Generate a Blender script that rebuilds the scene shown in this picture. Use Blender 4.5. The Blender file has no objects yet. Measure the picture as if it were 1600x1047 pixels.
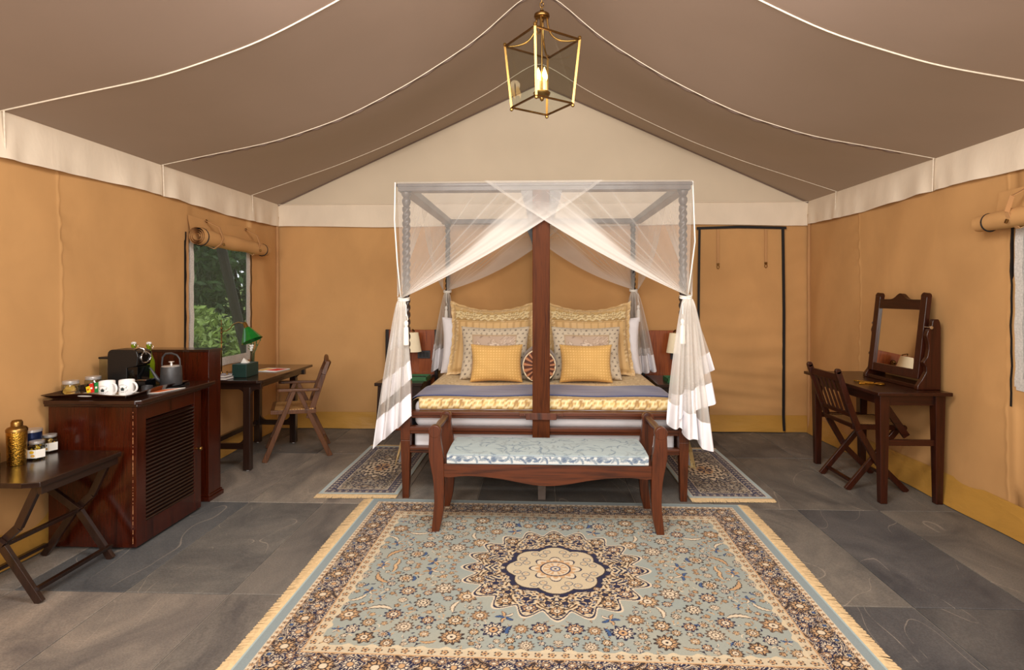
import bpy, math, random
import numpy as np
from mathutils import Vector, Matrix
random.seed(4); np.random.seed(4)
PI = math.pi; sin = math.sin; cos = math.cos
S = bpy.context.scene; COL = S.collection

# ------------------------------------------------------------------ camera, world, lights, exposure
cam = bpy.data.cameras.new('camera'); co = bpy.data.objects.new('camera', cam); COL.objects.link(co)
co.location = (0, 0, 1.4); co.rotation_euler = (PI/2, 0, math.atan(.037))
cam.sensor_width = 36; cam.lens = 36*890/1600; cam.shift_x = -8.6/1600; cam.shift_y = -64.5/1600
cam.clip_start = .05; S.camera = co
wd = bpy.data.worlds.new('world'); S.world = wd; wd.use_nodes = True
bgn = wd.node_tree.nodes['Background']; bgn.inputs[0].default_value = (.92, .96, 1, 1); bgn.inputs[1].default_value = 2.4
def area(name, loc, tgt, sx, sy, power, col=(1, .95, .88)):
    l = bpy.data.lights.new(name, 'AREA'); l.shape = 'RECTANGLE'; l.size = sx; l.size_y = sy; l.energy = power; l.color = col
    o = bpy.data.objects.new(name, l); COL.objects.link(o); o.location = loc
    o.rotation_euler = (Vector(tgt)-Vector(loc)).to_track_quat('-Z', 'Y').to_euler(); return o
area('softbox_front', (-.3, -.45, 1.95), (.1, 5.2, 1.2), 2.6, 1.3, 92, (1, .955, .90))
area('fill_high', (0, 1.75, 2.80), (0, 4.9, .55), 2.0, .7, 88, (1, .95, .89))  # added overhead fill out of view, evens the fall-off toward the back wall
area('fill_left', (-1.9, .35, 1.7), (-2.2, 4.2, 2.0), .9, .9, 30, (1, .95, .88))  # added side fill out of view, brightens the left wall and eaves
area('fill_right', (1.9, .35, 1.7), (2.2, 4.4, 2.0), .9, .9, 30, (1, .95, .88))  # matching fill added for the right wall and eaves
area('fill_low', (0, -.3, .40), (0, 3.6, 3.0), 2.2, .5, 26, (1, .95, .90))  # added uplight behind the camera, evens out the ceiling brightness
S.view_settings.view_transform = 'Standard'; S.view_settings.look = 'None'
S.view_settings.gamma = 1; S.view_settings.exposure = -0.13
S.view_settings.use_curve_mapping = False
S.cycles.transparent_max_bounces = 32

# ------------------------------------------------------------------ helpers
def lin(c):
    return tuple(((x/255)/12.92 if x/255 <= .04045 else ((x/255+.055)/1.055)**2.4) for x in c)
def L4(c): return (*lin(c), 1)
class MB:
    def __init__(s): s.v = []; s.f = []
    def add(s, v, f):
        n = len(s.v); s.v += [tuple(p) for p in v]; s.f += [tuple(i+n for i in q) for q in f]; return s
    def box(s, x0, y0, z0, x1, y1, z1):
        v = [(x, y, z) for z in (z0, z1) for y in (y0, y1) for x in (x0, x1)]
        return s.add(v, [(0, 2, 3, 1), (4, 5, 7, 6), (0, 1, 5, 4), (2, 6, 7, 3), (0, 4, 6, 2), (1, 3, 7, 5)])
    def bar(s, p, q, w, h, w2=None, h2=None, side=None):
        p = Vector(p); q = Vector(q); d = (q-p).normalized()
        a = Vector(side) if side else (Vector((0, 0, 1)).cross(d) if abs(d.z) < .95 else Vector((1, 0, 0)))
        a = (a-d*a.dot(d)).normalized(); b = d.cross(a); w2 = w2 or w; h2 = h2 or h; v = []
        for c, ww, hh in ((p, w, h), (q, w2, h2)):
            for i, j in ((-1, -1), (1, -1), (1, 1), (-1, 1)): v.append(c+a*i*ww/2+b*j*hh/2)
        return s.add(v, [(0, 3, 2, 1), (4, 5, 6, 7), (0, 1, 5, 4), (1, 2, 6, 5), (2, 3, 7, 6), (3, 0, 4, 7)])
    def tube(s, pts, r, n=10, cap=True):
        pts = [Vector(p) for p in pts]; m = len(pts); rr = r if isinstance(r, (list, tuple)) else [r]*m
        v = []; f = []; up = None
        for i, p in enumerate(pts):
            d = (pts[min(i+1, m-1)]-pts[max(i-1, 0)]).normalized()
            if up is None: up = Vector((0, 0, 1)) if abs(d.z) < .9 else Vector((1, 0, 0))
            up = (up-d*up.dot(d)).normalized(); b = d.cross(up)
            for k in range(n):
                t = 2*PI*k/n; v.append(p+up*cos(t)*rr[i]+b*sin(t)*rr[i])
        for i in range(m-1):
            for k in range(n):
                a = i*n+k; c = i*n+(k+1) % n; f.append((a, c, c+n, a+n))
        if cap: f.append(tuple(range(n))[::-1]); f.append(tuple(range((m-1)*n, m*n)))
        return s.add(v, f)
    def lathe(s, prof, c=(0, 0, 0), n=24, axis='z', M=None):
        v = []; f = []; m = len(prof); c = Vector(c)
        for r, z in prof:
            for k in range(n):
                t = 2*PI*k/n; p = Vector((r*cos(t), r*sin(t), z))
                if axis == 'y': p = Vector((p.x, -p.z, p.y))
                if axis == 'x': p = Vector((p.z, p.x, p.y))
                if M is not None: p = M @ p
                v.append(c+p)
        for i in range(m-1):
            for k in range(n):
                a = i*n+k; b = i*n+(k+1) % n; f.append((a, b, b+n, a+n))
        if prof[0][0] > 1e-5: f.append(tuple(range(n))[::-1])
        if prof[-1][0] > 1e-5: f.append(tuple(range((m-1)*n, m*n)))
        return s.add(v, f)
    def prism(s, poly, a0, a1, axis='y'):
        n = len(poly); v = []
        for a in (a0, a1):
            for p, q in poly:
                v.append({'y': (p, a, q), 'x': (a, p, q), 'z': (p, q, a)}[axis])
        return s.add(v, [tuple(range(n)), tuple(range(n, 2*n))[::-1]]+[(i, i+n, (i+1) % n+n, (i+1) % n) for i in range(n)])
    def strip(s, Lp, Rp, a0, a1, axis='y'):      # profile from two edge lists (same length)
        n = len(Lp); v = []
        for a in (a0, a1):
            for (p, q), (r, t) in zip(Lp, Rp):
                for x, z in ((p, q), (r, t)): v.append({'y': (x, a, z), 'x': (a, x, z), 'z': (x, z, a)}[axis])
        f = []; m = 2*n
        for i in range(n-1):
            a = 2*i; f += [(a, a+1, a+3, a+2), (m+a, m+a+2, m+a+3, m+a+1), (a, a+2, m+a+2, m+a), (a+1, m+a+1, m+a+3, a+3)]
        f += [(0, m, m+1, 1), (m-2, m-1, 2*m-1, 2*m-2)]
        return s.add(v, f)
    def surf(s, fn, us, vs, skip=None):
        v = [fn(a, b) for b in vs for a in us]; nu = len(us); f = []
        for j in range(len(vs)-1):
            for i in range(nu-1):
                if skip and skip((us[i]+us[i+1])/2, (vs[j]+vs[j+1])/2): continue
                a = j*nu+i; f.append((a, a+1, a+nu+1, a+nu))
        return s.add(v, f)
OFF = {}
def root(name, label, cat, loc, group=None, rz=None):
    o = bpy.data.objects.new(name, None); COL.objects.link(o); o.location = loc; o.empty_display_size = .05
    if rz is not None: o.rotation_euler = (0, 0, rz); OFF[o.name] = Vector((0, 0, 0))
    else: OFF[o.name] = Vector(loc)
    return tag(o, label, cat, group)
def tag(o, label, cat, group=None, kind=None):
    if label: o['label'] = label
    if cat: o['category'] = cat
    if group: o['group'] = group
    if kind: o['kind'] = kind
    return o
def obj(mb, name, mat, parent=None, smooth=None, bevel=0, recalc=True, label=None, loc=None):
    off = OFF.get(parent.name, Vector((0, 0, 0))) if parent else (Vector(loc) if loc else Vector((0, 0, 0)))
    me = bpy.data.meshes.new(name)
    me.from_pydata([(x-off.x, y-off.y, z-off.z) for x, y, z in mb.v] if off.length > 0 else mb.v, [], mb.f)
    if recalc and len(mb.f) < 60000:
        import bmesh
        b = bmesh.new(); b.from_mesh(me); bmesh.ops.recalc_face_normals(b, faces=b.faces); b.to_mesh(me); b.free()
    if smooth:
        me.polygons.foreach_set('use_smooth', [True]*len(me.polygons))
        if smooth < 180: me.set_sharp_from_angle(angle=math.radians(smooth))
    me.materials.append(mat); me.update()
    o = bpy.data.objects.new(name, me); COL.objects.link(o)
    if parent: o.parent = parent
    else: o.location = off
    OFF[o.name] = off
    if bevel:
        m = o.modifiers.new('bevel', 'BEVEL'); m.width = bevel; m.segments = 2; m.limit_method = 'ANGLE'
    if label: o['label'] = label
    return o
def struct(mb, name, mat, parent=None, **k):
    o = obj(mb, name, mat, parent, **k)
    if not parent: o['kind'] = 'structure'
    return o
def copytree(o, parent=None, **kw):
    c = o.copy(); COL.objects.link(c)
    if parent: c.parent = parent
    for ch in list(o.children): copytree(ch, c)
    for k, v in kw.items():
        if k == 'loc': c.location = v
        elif k == 'rz': c.rotation_euler = (0, 0, v)
        else: c[k] = v
    return c
def setcol(o, arr, name='Col'):
    a = o.data.color_attributes.new(name, 'FLOAT_COLOR', 'POINT')
    arr = np.asarray(arr, dtype=np.float32)
    out = np.ones((len(o.data.vertices), 4), dtype=np.float32); out[:, :3] = arr.reshape(-1, 3)
    a.data.foreach_set('color', out.ravel())
def setval(o, arr, name='dens'):
    a = o.data.attributes.new(name, 'FLOAT', 'POINT'); a.data.foreach_set('value', np.asarray(arr, dtype=np.float32).ravel())
def lsp(a, b, n): return [a+(b-a)*i/(n-1) for i in range(n)]
def sst(a, b, x): t = min(1, max(0, (x-a)/(b-a))); return t*t*(3-2*t)

# ------------------------------------------------------------------ materials
MAT = {}
def nt(m): m.use_nodes = True; return m.node_tree, m.node_tree.nodes['Principled BSDF']
def N(t, k, **kw):
    n = t.nodes.new(k)
    for a, b in kw.items():
        if a.startswith('i_'): n.inputs[int(a[2:])].default_value = b
        else: setattr(n, a, b)
    return n
def ramp(t, fac, stops):
    r = t.nodes.new('ShaderNodeValToRGB'); e = r.color_ramp.elements
    while len(e) < len(stops): e.new(.5)
    for i, (p, c) in enumerate(stops): e[i].position = p; e[i].color = c if len(c) == 4 else L4(c)
    t.links.new(fac, r.inputs[0]); return r
def noise(t, vec, scale, detail=3, rough=.5, sc=None, dist=0):
    if sc:
        mp = N(t, 'ShaderNodeMapping'); t.links.new(vec, mp.inputs[0]); mp.inputs['Scale'].default_value = sc; vec = mp.outputs[0]
    n = N(t, 'ShaderNodeTexNoise'); n.inputs['Scale'].default_value = scale; n.inputs['Detail'].default_value = detail
    n.inputs['Roughness'].default_value = rough; n.inputs['Distortion'].default_value = dist
    t.links.new(vec, n.inputs['Vector']); return n
def bump(t, b, h, strength=.3, dist=.01):
    n = N(t, 'ShaderNodeBump'); n.inputs['Strength'].default_value = strength; n.inputs['Distance'].default_value = dist
    t.links.new(h, n.inputs['Height']); t.links.new(n.outputs[0], b.inputs['Normal']); return n
def plain(name, c, rough=.5, metal=0, emit=None, es=0, coat=0, var=.12, vs=40, bmp=0, trans=0, ior=1.45, sheen=0):
    m = bpy.data.materials.new(name); t, b = nt(m); tc = N(t, 'ShaderNodeTexCoord')
    b.inputs['Roughness'].default_value = rough; b.inputs['Metallic'].default_value = metal
    b.inputs['Coat Weight'].default_value = coat; b.inputs['Coat Roughness'].default_value = .15
    b.inputs['Transmission Weight'].default_value = trans; b.inputs['IOR'].default_value = ior
    b.inputs['Sheen Weight'].default_value = sheen
    n = noise(t, tc.outputs['Object'], vs); l = lin(c)
    r = ramp(t, n.outputs['Fac'], [(.3, (*[x*(1-var) for x in l], 1)), (.7, (*[min(1, x*(1+var)) for x in l], 1))])
    t.links.new(r.outputs[0], b.inputs['Base Color'])
    if emit: b.inputs['Emission Color'].default_value = L4(emit); b.inputs['Emission Strength'].default_value = es
    if bmp: bump(t, b, n.outputs['Fac'], bmp, .003)
    return m
def wood(name, c1, c2, rough=.32, axis=2, coat=.3, sc=1):
    m = bpy.data.materials.new(name); t, b = nt(m); tc = N(t, 'ShaderNodeTexCoord')
    s = [22*sc]*3; s[axis] = 1.6*sc
    n = noise(t, tc.outputs['Object'], 1, 6, .6, s, .6); s2 = [140]*3; s2[axis] = 4
    g = noise(t, tc.outputs['Object'], 1, 2, .5, s2)
    mx = N(t, 'ShaderNodeMath', operation='MULTIPLY_ADD'); t.links.new(g.outputs[0], mx.inputs[0]); mx.inputs[1].default_value = .25
    t.links.new(n.outputs[0], mx.inputs[2])
    d1 = (*[x*.5 for x in lin(c1)], 1); d2 = (*[x*.52 for x in lin(c2)], 1)
    r = ramp(t, mx.outputs[0], [(.40, d1), (.62, d2), (.84, d1)])
    t.links.new(r.outputs[0], b.inputs['Base Color']); b.inputs['Roughness'].default_value = rough
    b.inputs['Coat Weight'].default_value = coat; b.inputs['Coat Roughness'].default_value = .18
    b.inputs['Specular IOR Level'].default_value = .35 if coat > .05 else .12
    bump(t, b, g.outputs[0], .12, .002); return m
def canvas(name, c, rough=.85, var=.08, wrinkle=.35, weave=.15, trans=0, wsc=(3, 3, 3), spec=.2, wd=.02):
    m = bpy.data.materials.new(name); t, b = nt(m); tc = N(t, 'ShaderNodeTexCoord'); l = lin(c)
    n = noise(t, tc.outputs['Object'], 1, 4, .55, wsc, .3)
    r = ramp(t, n.outputs[0], [(.3, (*[x*(1-var) for x in l], 1)), (.7, (*[x*(1+var) for x in l], 1))])
    t.links.new(r.outputs[0], b.inputs['Base Color']); b.inputs['Roughness'].default_value = rough
    b.inputs['Specular IOR Level'].default_value = spec
    w = noise(t, tc.outputs['Object'], 260, 2, .7)
    mx = N(t, 'ShaderNodeMath', operation='MULTIPLY_ADD'); t.links.new(w.outputs[0], mx.inputs[0]); mx.inputs[1].default_value = weave*.1
    t.links.new(n.outputs[0], mx.inputs[2]); bump(t, b, mx.outputs[0], wrinkle, wd)
    if trans:      # daylight glowing faintly through the cloth
        o = [q for q in t.nodes if q.type == 'OUTPUT_MATERIAL'][0]; tl = N(t, 'ShaderNodeBsdfTranslucent'); tl.inputs[0].default_value = L4((222, 176, 130))
        ms = N(t, 'ShaderNodeMixShader'); ms.inputs[0].default_value = trans; t.links.new(b.outputs[0], ms.inputs[1]); t.links.new(tl.outputs[0], ms.inputs[2]); t.links.new(ms.outputs[0], o.inputs[0])
    return m
def painted(name, rough=.8, bmp=.3, scale=300, spec=.2, sheen=.1, wave=None):
    m = bpy.data.materials.new(name); t, b = nt(m); a = N(t, 'ShaderNodeAttribute', attribute_name='Col')
    t.links.new(a.outputs['Color'], b.inputs['Base Color']); b.inputs['Roughness'].default_value = rough
    b.inputs['Specular IOR Level'].default_value = spec; b.inputs['Sheen Weight'].default_value = sheen
    tc = N(t, 'ShaderNodeTexCoord'); n = noise(t, tc.outputs['Object'], scale, 2); bump(t, b, n.outputs[0], bmp, .003); return m

M_wall = canvas('tan_canvas', (199, 152, 99), wrinkle=.3, wsc=(2.2, 2.2, 1.6))
M_walldk = canvas('tan_canvas_trim', (186, 140, 94), wrinkle=.3)
M_roof = canvas('roof_lining', (127, 108, 98), wrinkle=.12, var=.05, wsc=(1.6, 1.6, 1.6), trans=.075)
M_cream = canvas('cream_canvas', (232, 216, 194), wrinkle=.3, var=.04, wsc=(5, 5, 2.5))
M_gable = canvas('gable_canvas', (216, 200, 176), wrinkle=.2, var=.04, wsc=(1.5, 1.5, 1.2))
M_vinyl = canvas('ochre_vinyl_skirt', (190, 142, 66), rough=.32, wrinkle=.5, var=.07, wsc=(2.5, 2.5, 7), spec=.5, wd=.03)
M_cord = plain('seam_cord', (226, 212, 192), .8)
M_zip = plain('black_zip_tape', (22, 18, 17), .7)
M_velcro = plain('white_fastener_tape', (205, 200, 194), .8, var=.15, vs=90, bmp=.4)
M_maho = wood('mahogany', (66, 28, 9), (124, 60, 24), .38)
M_mahoY = wood('mahogany_rail', (66, 28, 9), (124, 60, 24), .38, axis=0)
M_mahoD = wood('mahogany_long', (60, 25, 12), (108, 50, 26), .34, axis=1)
M_panel = wood('panel_mahogany', (146, 62, 24), (206, 108, 50), .35, coat=.2)
M_beam = wood('canopy_wood', (66, 52, 48), (92, 74, 68), .45, axis=0)
M_beamY = wood('canopy_wood_long', (66, 52, 48), (92, 74, 68), .45, axis=1)
M_beamZ = wood('canopy_post_wood', (52, 38, 34), (84, 66, 60), .4, axis=2)
M_black = wood('black_stained_wood', (22, 13, 11), (40, 25, 20), .35)
M_cab = wood('cabinet_mahogany', (50, 15, 7), (92, 33, 14), .2, coat=.5)
M_slat = wood('louvre_wood', (34, 14, 9), (54, 24, 16), .3, axis=1)
M_cabY = wood('cabinet_top_wood', (40, 18, 12), (66, 34, 24), .25, axis=1, coat=.6)
M_esp = wood('espresso_wood', (38, 22, 17), (66, 42, 32), .28, axis=2, coat=.5)
M_espY = wood('espresso_wood_long', (38, 22, 17), (62, 40, 31), .24, axis=1, coat=.5)
M_espX = wood('espresso_wood_cross', (38, 22, 17), (62, 40, 31), .28, axis=0, coat=.5)
M_wal = wood('walnut_chair_wood', (84, 46, 22), (134, 82, 44), .4, coat=.1)
M_red = wood('dark_red_wood', (46, 17, 9), (80, 34, 17), .3, coat=.15)
M_redY = wood('dark_red_wood_long', (42, 16, 9), (72, 32, 18), .28, axis=1, coat=.15)
M_redX = wood('dark_red_wood_cross', (44, 17, 9), (78, 34, 18), .3, axis=0, coat=.15)
M_brass = plain('brass', (150, 116, 64), .34, 1, var=.08)
M_brassd = plain('antique_brass', (122, 90, 50), .32, 1, var=.1)
M_gold = plain('hammered_gold', (206, 160, 66), .2, 1, var=.1, vs=150, bmp=1)
M_chrome = plain('chrome', (210, 210, 212), .15, 1, var=.03)
M_steel = plain('brushed_steel_lid', (206, 203, 200), .35, .6)
M_blackp = plain('black_plastic', (20, 20, 21), .35, var=.05)
M_blackg = plain('gloss_black', (10, 10, 11), .08, var=.05)
M_grey = plain('grey_enamel', (66, 66, 68), .42, .3)
M_white = plain('white_ceramic', (238, 236, 234), .18, var=.02)
M_whitec = plain('white_cotton', (236, 233, 236), .9, var=.03, vs=12, bmp=.2)
M_wpaper = plain('white_paper', (240, 236, 228), .8, var=.02)
M_shade = plain('lamp_shade_linen', (240, 226, 196), .9, var=.03, emit=(255, 225, 170), es=.12)
M_green = plain('green_glass_shade', (12, 104, 34), .08, var=.1, coat=.5)
M_teal = plain('dark_green_box_leather', (26, 56, 50), .5, var=.1)
M_gbox = plain('green_tray_leather', (52, 104, 62), .45, var=.15)
M_orange = plain('orange_card', (226, 110, 50), .6)
M_redp = plain('red_print', (200, 44, 26), .6)
M_yel = plain('yellow_packet', (228, 200, 40), .4)
M_redk = plain('red_packet', (206, 40, 28), .4)
M_grnk = plain('green_packet', (24, 130, 66), .4)
M_pink = plain('pink_packet', (196, 60, 84), .4)
M_cookie = plain('golden_cookie', (224, 172, 84), .8, var=.2, vs=80)
M_navyt = plain('navy_tin', (26, 42, 84), .25, .5)
M_dktin = plain('dark_tin', (40, 26, 22), .25, .6)
M_ink = plain('dark_print', (38, 46, 44), .6)
M_candle = plain('cream_candle_sleeve', (236, 214, 160), .5, emit=(255, 190, 90), es=.5)
M_bulb = plain('lit_bulb', (255, 220, 160), .4, emit=(255, 196, 112), es=11)
M_leaf = plain('leaf_green', (70, 112, 44), .5, var=.4, vs=30)
M_leafd = plain('leaf_dark', (62, 88, 46), .55, var=.5, vs=10)
M_leafl = plain('leaf_light', (124, 148, 66), .5, var=.35, vs=10)
M_grass = plain('grass_ground', (112, 128, 60), .9, var=.5, vs=6)
M_bark = plain('pole_bark', (46, 38, 36), .9, var=.3)
M_petal = plain('white_petal', (244, 240, 236), .6, var=.02)
M_fringe = plain('rug_fringe_cotton', (226, 198, 152), .9, var=.12, vs=70, bmp=.4)
M_rug = painted('woven_rug', .95, .5, 420, spec=.05)
M_fab = painted('printed_fabric', .75, .25, 300)
M_silk = painted('satin_fabric', .45, .2, 300, spec=.4, sheen=.3)
M_book = plain('book_cover_grey', (150, 140, 142), .6)
M_switch = plain('switch_plate', (56, 54, 58), .4)
M_umber = plain('bolster_brown_satin', (104, 70, 48), .35, var=.25, vs=18, sheen=.3)
M_piping = plain('cream_piping', (232, 214, 180), .7)
M_honey = plain('label_honey', (232, 186, 40), .6)

def thin_glass(name, tint, fac=.12, rough=.03):
    m = bpy.data.materials.new(name); m.use_nodes = True; t = m.node_tree; t.nodes.clear()
    o = N(t, 'ShaderNodeOutputMaterial'); tr = N(t, 'ShaderNodeBsdfTransparent'); tr.inputs[0].default_value = L4(tint)
    g = N(t, 'ShaderNodeBsdfGlossy'); g.inputs['Roughness'].default_value = rough
    f = N(t, 'ShaderNodeLayerWeight'); f.inputs[0].default_value = .5; pw = N(t, 'ShaderNodeMath', operation='POWER'); pw.inputs[1].default_value = 4; t.links.new(f.outputs['Facing'], pw.inputs[0])
    a = N(t, 'ShaderNodeMath', operation='MULTIPLY_ADD'); a.inputs[1].default_value = .8; a.inputs[2].default_value = fac*.4; t.links.new(pw.outputs[0], a.inputs[0])
    mx = N(t, 'ShaderNodeMixShader'); t.links.new(a.outputs[0], mx.inputs[0]); t.links.new(tr.outputs[0], mx.inputs[1]); t.links.new(g.outputs[0], mx.inputs[2])
    t.links.new(mx.outputs[0], o.inputs[0]); return m
M_glass = thin_glass('clear_glass', (226, 232, 226), .3, .06)
M_lglass = thin_glass('lantern_glass', (240, 244, 240), .1)
M_bottle = plain('green_bottle_glass', (128, 150, 22), .06, var=.05, trans=.35, ior=1.3)
m = M_mirror = plain('mirror_silver', (225, 222, 216), .02, 1, var=.005)
def sheer(name, c, attr=True, fac=.4, tl=.45):
    m = bpy.data.materials.new(name); m.use_nodes = True; t = m.node_tree; t.nodes.clear()
    o = N(t, 'ShaderNodeOutputMaterial'); tr = N(t, 'ShaderNodeBsdfTransparent'); tc = N(t, 'ShaderNodeTexCoord')
    d = N(t, 'ShaderNodeBsdfDiffuse'); d.inputs[0].default_value = L4(c); u = N(t, 'ShaderNodeBsdfTranslucent'); u.inputs[0].default_value = L4(c)
    m1 = N(t, 'ShaderNodeMixShader'); m1.inputs[0].default_value = tl; t.links.new(d.outputs[0], m1.inputs[1]); t.links.new(u.outputs[0], m1.inputs[2])
    mx = N(t, 'ShaderNodeMixShader'); t.links.new(tr.outputs[0], mx.inputs[1]); t.links.new(m1.outputs[0], mx.inputs[2])
    if attr:
        a = N(t, 'ShaderNodeAttribute', attribute_name='dens'); t.links.new(a.outputs['Fac'], mx.inputs[0])
    else:
        n = noise(t, tc.outputs['Object'], 6, 2); r = N(t, 'ShaderNodeMath', operation='MULTIPLY_ADD'); t.links.new(n.outputs[0], r.inputs[0])
        r.inputs[1].default_value = .2; r.inputs[2].default_value = fac-.1; t.links.new(r.outputs[0], mx.inputs[0])
    t.links.new(mx.outputs[0], o.inputs[0]); return m
M_net = sheer('white_netting', (246, 242, 236))
M_mesh = sheer('window_insect_mesh', (92, 90, 80), False, .42, .5)
def cane(name):
    m = bpy.data.materials.new(name); t, b = nt(m); tc = N(t, 'ShaderNodeTexCoord')
    mp = N(t, 'ShaderNodeMapping'); mp.inputs['Scale'].default_value = (90, 90, 90); t.links.new(tc.outputs['Object'], mp.inputs[0])
    c = N(t, 'ShaderNodeTexChecker'); c.inputs['Scale'].default_value = 1; t.links.new(mp.outputs[0], c.inputs[0])
    c.inputs[1].default_value = L4((214, 166, 104)); c.inputs[2].default_value = L4((150, 100, 54))
    t.links.new(c.outputs[0], b.inputs['Base Color']); b.inputs['Roughness'].default_value = .6; return m
M_cane = cane('woven_cane')
def slate():
    m = bpy.data.materials.new('slate'); t, b = nt(m); tc = N(t, 'ShaderNodeTexCoord'); oi = N(t, 'ShaderNodeObjectInfo')
    ad = N(t, 'ShaderNodeVectorMath', operation='MULTIPLY_ADD')
    t.links.new(oi.outputs['Random'], ad.inputs[0]); ad.inputs[1].default_value = (17, 9, 5); t.links.new(tc.outputs['Object'], ad.inputs[2]); v = ad.outputs[0]
    n1 = noise(t, v, 1, 5, .6, (2.4, 1.6, 1), 1.2); n2 = noise(t, v, 130, 3, .7); n3 = noise(t, v, 1, 2, .4, (1.6, .7, 1), .8)
    r = ramp(t, n1.outputs[0], [(.30, (.30, .30, .31, 1)), (.5, (.5, .49, .47, 1)), (.72, (.74, .70, .64, 1))])
    mul = N(t, 'ShaderNodeMix', data_type='RGBA', blend_type='MULTIPLY'); mul.inputs[0].default_value = 1
    t.links.new(r.outputs[0], mul.inputs[6]); t.links.new(oi.outputs['Color'], mul.inputs[7])
    # riven ledges: thin pale contour lines
    k = N(t, 'ShaderNodeMath', operation='MULTIPLY'); t.links.new(n3.outputs[0], k.inputs[0]); k.inputs[1].default_value = 7
    fr = N(t, 'ShaderNodeMath', operation='FRACT'); t.links.new(k.outputs[0], fr.inputs[0])
    ln = ramp(t, fr.outputs[0], [(0, (0, 0, 0, 1)), (.005, (1, 1, 1, 1)), (.026, (0, 0, 0, 1))])
    msk = ramp(t, n1.outputs[0], [(.46, (0, 0, 0, 1)), (.54, (1, 1, 1, 1))])
    lm = N(t, 'ShaderNodeMath', operation='MULTIPLY'); t.links.new(ln.outputs[0], lm.inputs[0]); t.links.new(msk.outputs[0], lm.inputs[1])
    l2 = N(t, 'ShaderNodeMath', operation='MULTIPLY'); t.links.new(lm.outputs[0], l2.inputs[0]); l2.inputs[1].default_value = .75
    mm = N(t, 'ShaderNodeMix', data_type='RGBA'); t.links.new(l2.outputs[0], mm.inputs[0]); t.links.new(mul.outputs[2], mm.inputs[6]); mm.inputs[7].default_value = L4((170, 158, 144))
    sp = ramp(t, n2.outputs[0], [(.35, (.78, .78, .78, 1)), (.65, (1.12, 1.12, 1.12, 1))])
    m3 = N(t, 'ShaderNodeMix', data_type='RGBA', blend_type='MULTIPLY'); m3.inputs[0].default_value = 1
    t.links.new(mm.outputs[2], m3.inputs[6]); t.links.new(sp.outputs[0], m3.inputs[7]); t.links.new(m3.outputs[2], b.inputs['Base Color'])
    b.inputs['Roughness'].default_value = .62; b.inputs['Specular IOR Level'].default_value = .35
    st = N(t, 'ShaderNodeMath', operation='MULTIPLY_ADD'); t.links.new(fr.outputs[0], st.inputs[0]); st.inputs[1].default_value = .5; t.links.new(n1.outputs[0], st.inputs[2])
    s2 = N(t, 'ShaderNodeMath', operation='MULTIPLY_ADD'); t.links.new(n2.outputs[0], s2.inputs[0]); s2.inputs[1].default_value = .25; t.links.new(st.outputs[0], s2.inputs[2])
    bump(t, b, s2.outputs[0], .35, .006); return m
M_slate = slate(); M_grout = plain('pale_grout', (164, 152, 138), .9)

# ------------------------------------------------------------------ the setting
XW = 2.73; YB = 5.87; YF = -.8
g = MB(); g.box(-XW-.1, YF, -.05, XW+.1, YB+.1, -.006); floor = struct(g, 'floor', M_grout)
cols = [-2.99, -2.48, -1.944, -1.437, -.927, -.417, .116, .649, 1.162, 1.675, 2.197, 2.72, 3.1]
rows = [-.81, .31, 1.46, 2.605, 3.76, 4.93, 5.96]
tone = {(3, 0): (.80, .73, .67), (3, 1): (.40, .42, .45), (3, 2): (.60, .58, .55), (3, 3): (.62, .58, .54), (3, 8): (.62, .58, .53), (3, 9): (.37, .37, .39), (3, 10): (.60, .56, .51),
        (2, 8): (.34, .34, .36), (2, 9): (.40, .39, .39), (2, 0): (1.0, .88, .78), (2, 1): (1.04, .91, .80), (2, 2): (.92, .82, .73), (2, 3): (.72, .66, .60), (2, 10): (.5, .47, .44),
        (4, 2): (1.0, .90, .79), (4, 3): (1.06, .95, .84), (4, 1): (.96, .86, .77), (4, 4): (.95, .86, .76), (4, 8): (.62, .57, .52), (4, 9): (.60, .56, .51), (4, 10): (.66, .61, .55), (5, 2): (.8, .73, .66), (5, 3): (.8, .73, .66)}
for j in range(6):
    for i in range(12):
        x0 = max(cols[i], -XW-.09)+.0028; x1 = min(cols[i+1], XW+.09)-.0028; y0 = rows[j]+.0028; y1 = rows[j+1]-.0028
        t = MB(); dz = random.uniform(-.001, 0); e = .003
        t.add([(x0, y0, -.03), (x1, y0, -.03), (x1, y1, -.03), (x0, y1, -.03), (x0, y0, dz-.002), (x1, y0, dz-.002), (x1, y1, dz-.002), (x0, y1, dz-.002),
               (x0+e, y0+e, dz), (x1-e, y0+e, dz), (x1-e, y1-e, dz), (x0+e, y1-e, dz)],
              [(0, 1, 5, 4), (1, 2, 6, 5), (2, 3, 7, 6), (3, 0, 4, 7), (4, 5, 9, 8), (5, 6, 10, 9), (6, 7, 11, 10), (7, 4, 8, 11), (8, 9, 10, 11)])
        o = obj(t, 'slate_tile', M_slate, floor, recalc=False)
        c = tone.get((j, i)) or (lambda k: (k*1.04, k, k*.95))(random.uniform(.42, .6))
        o.color = (*[x*.50 for x in c], 1)

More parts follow.
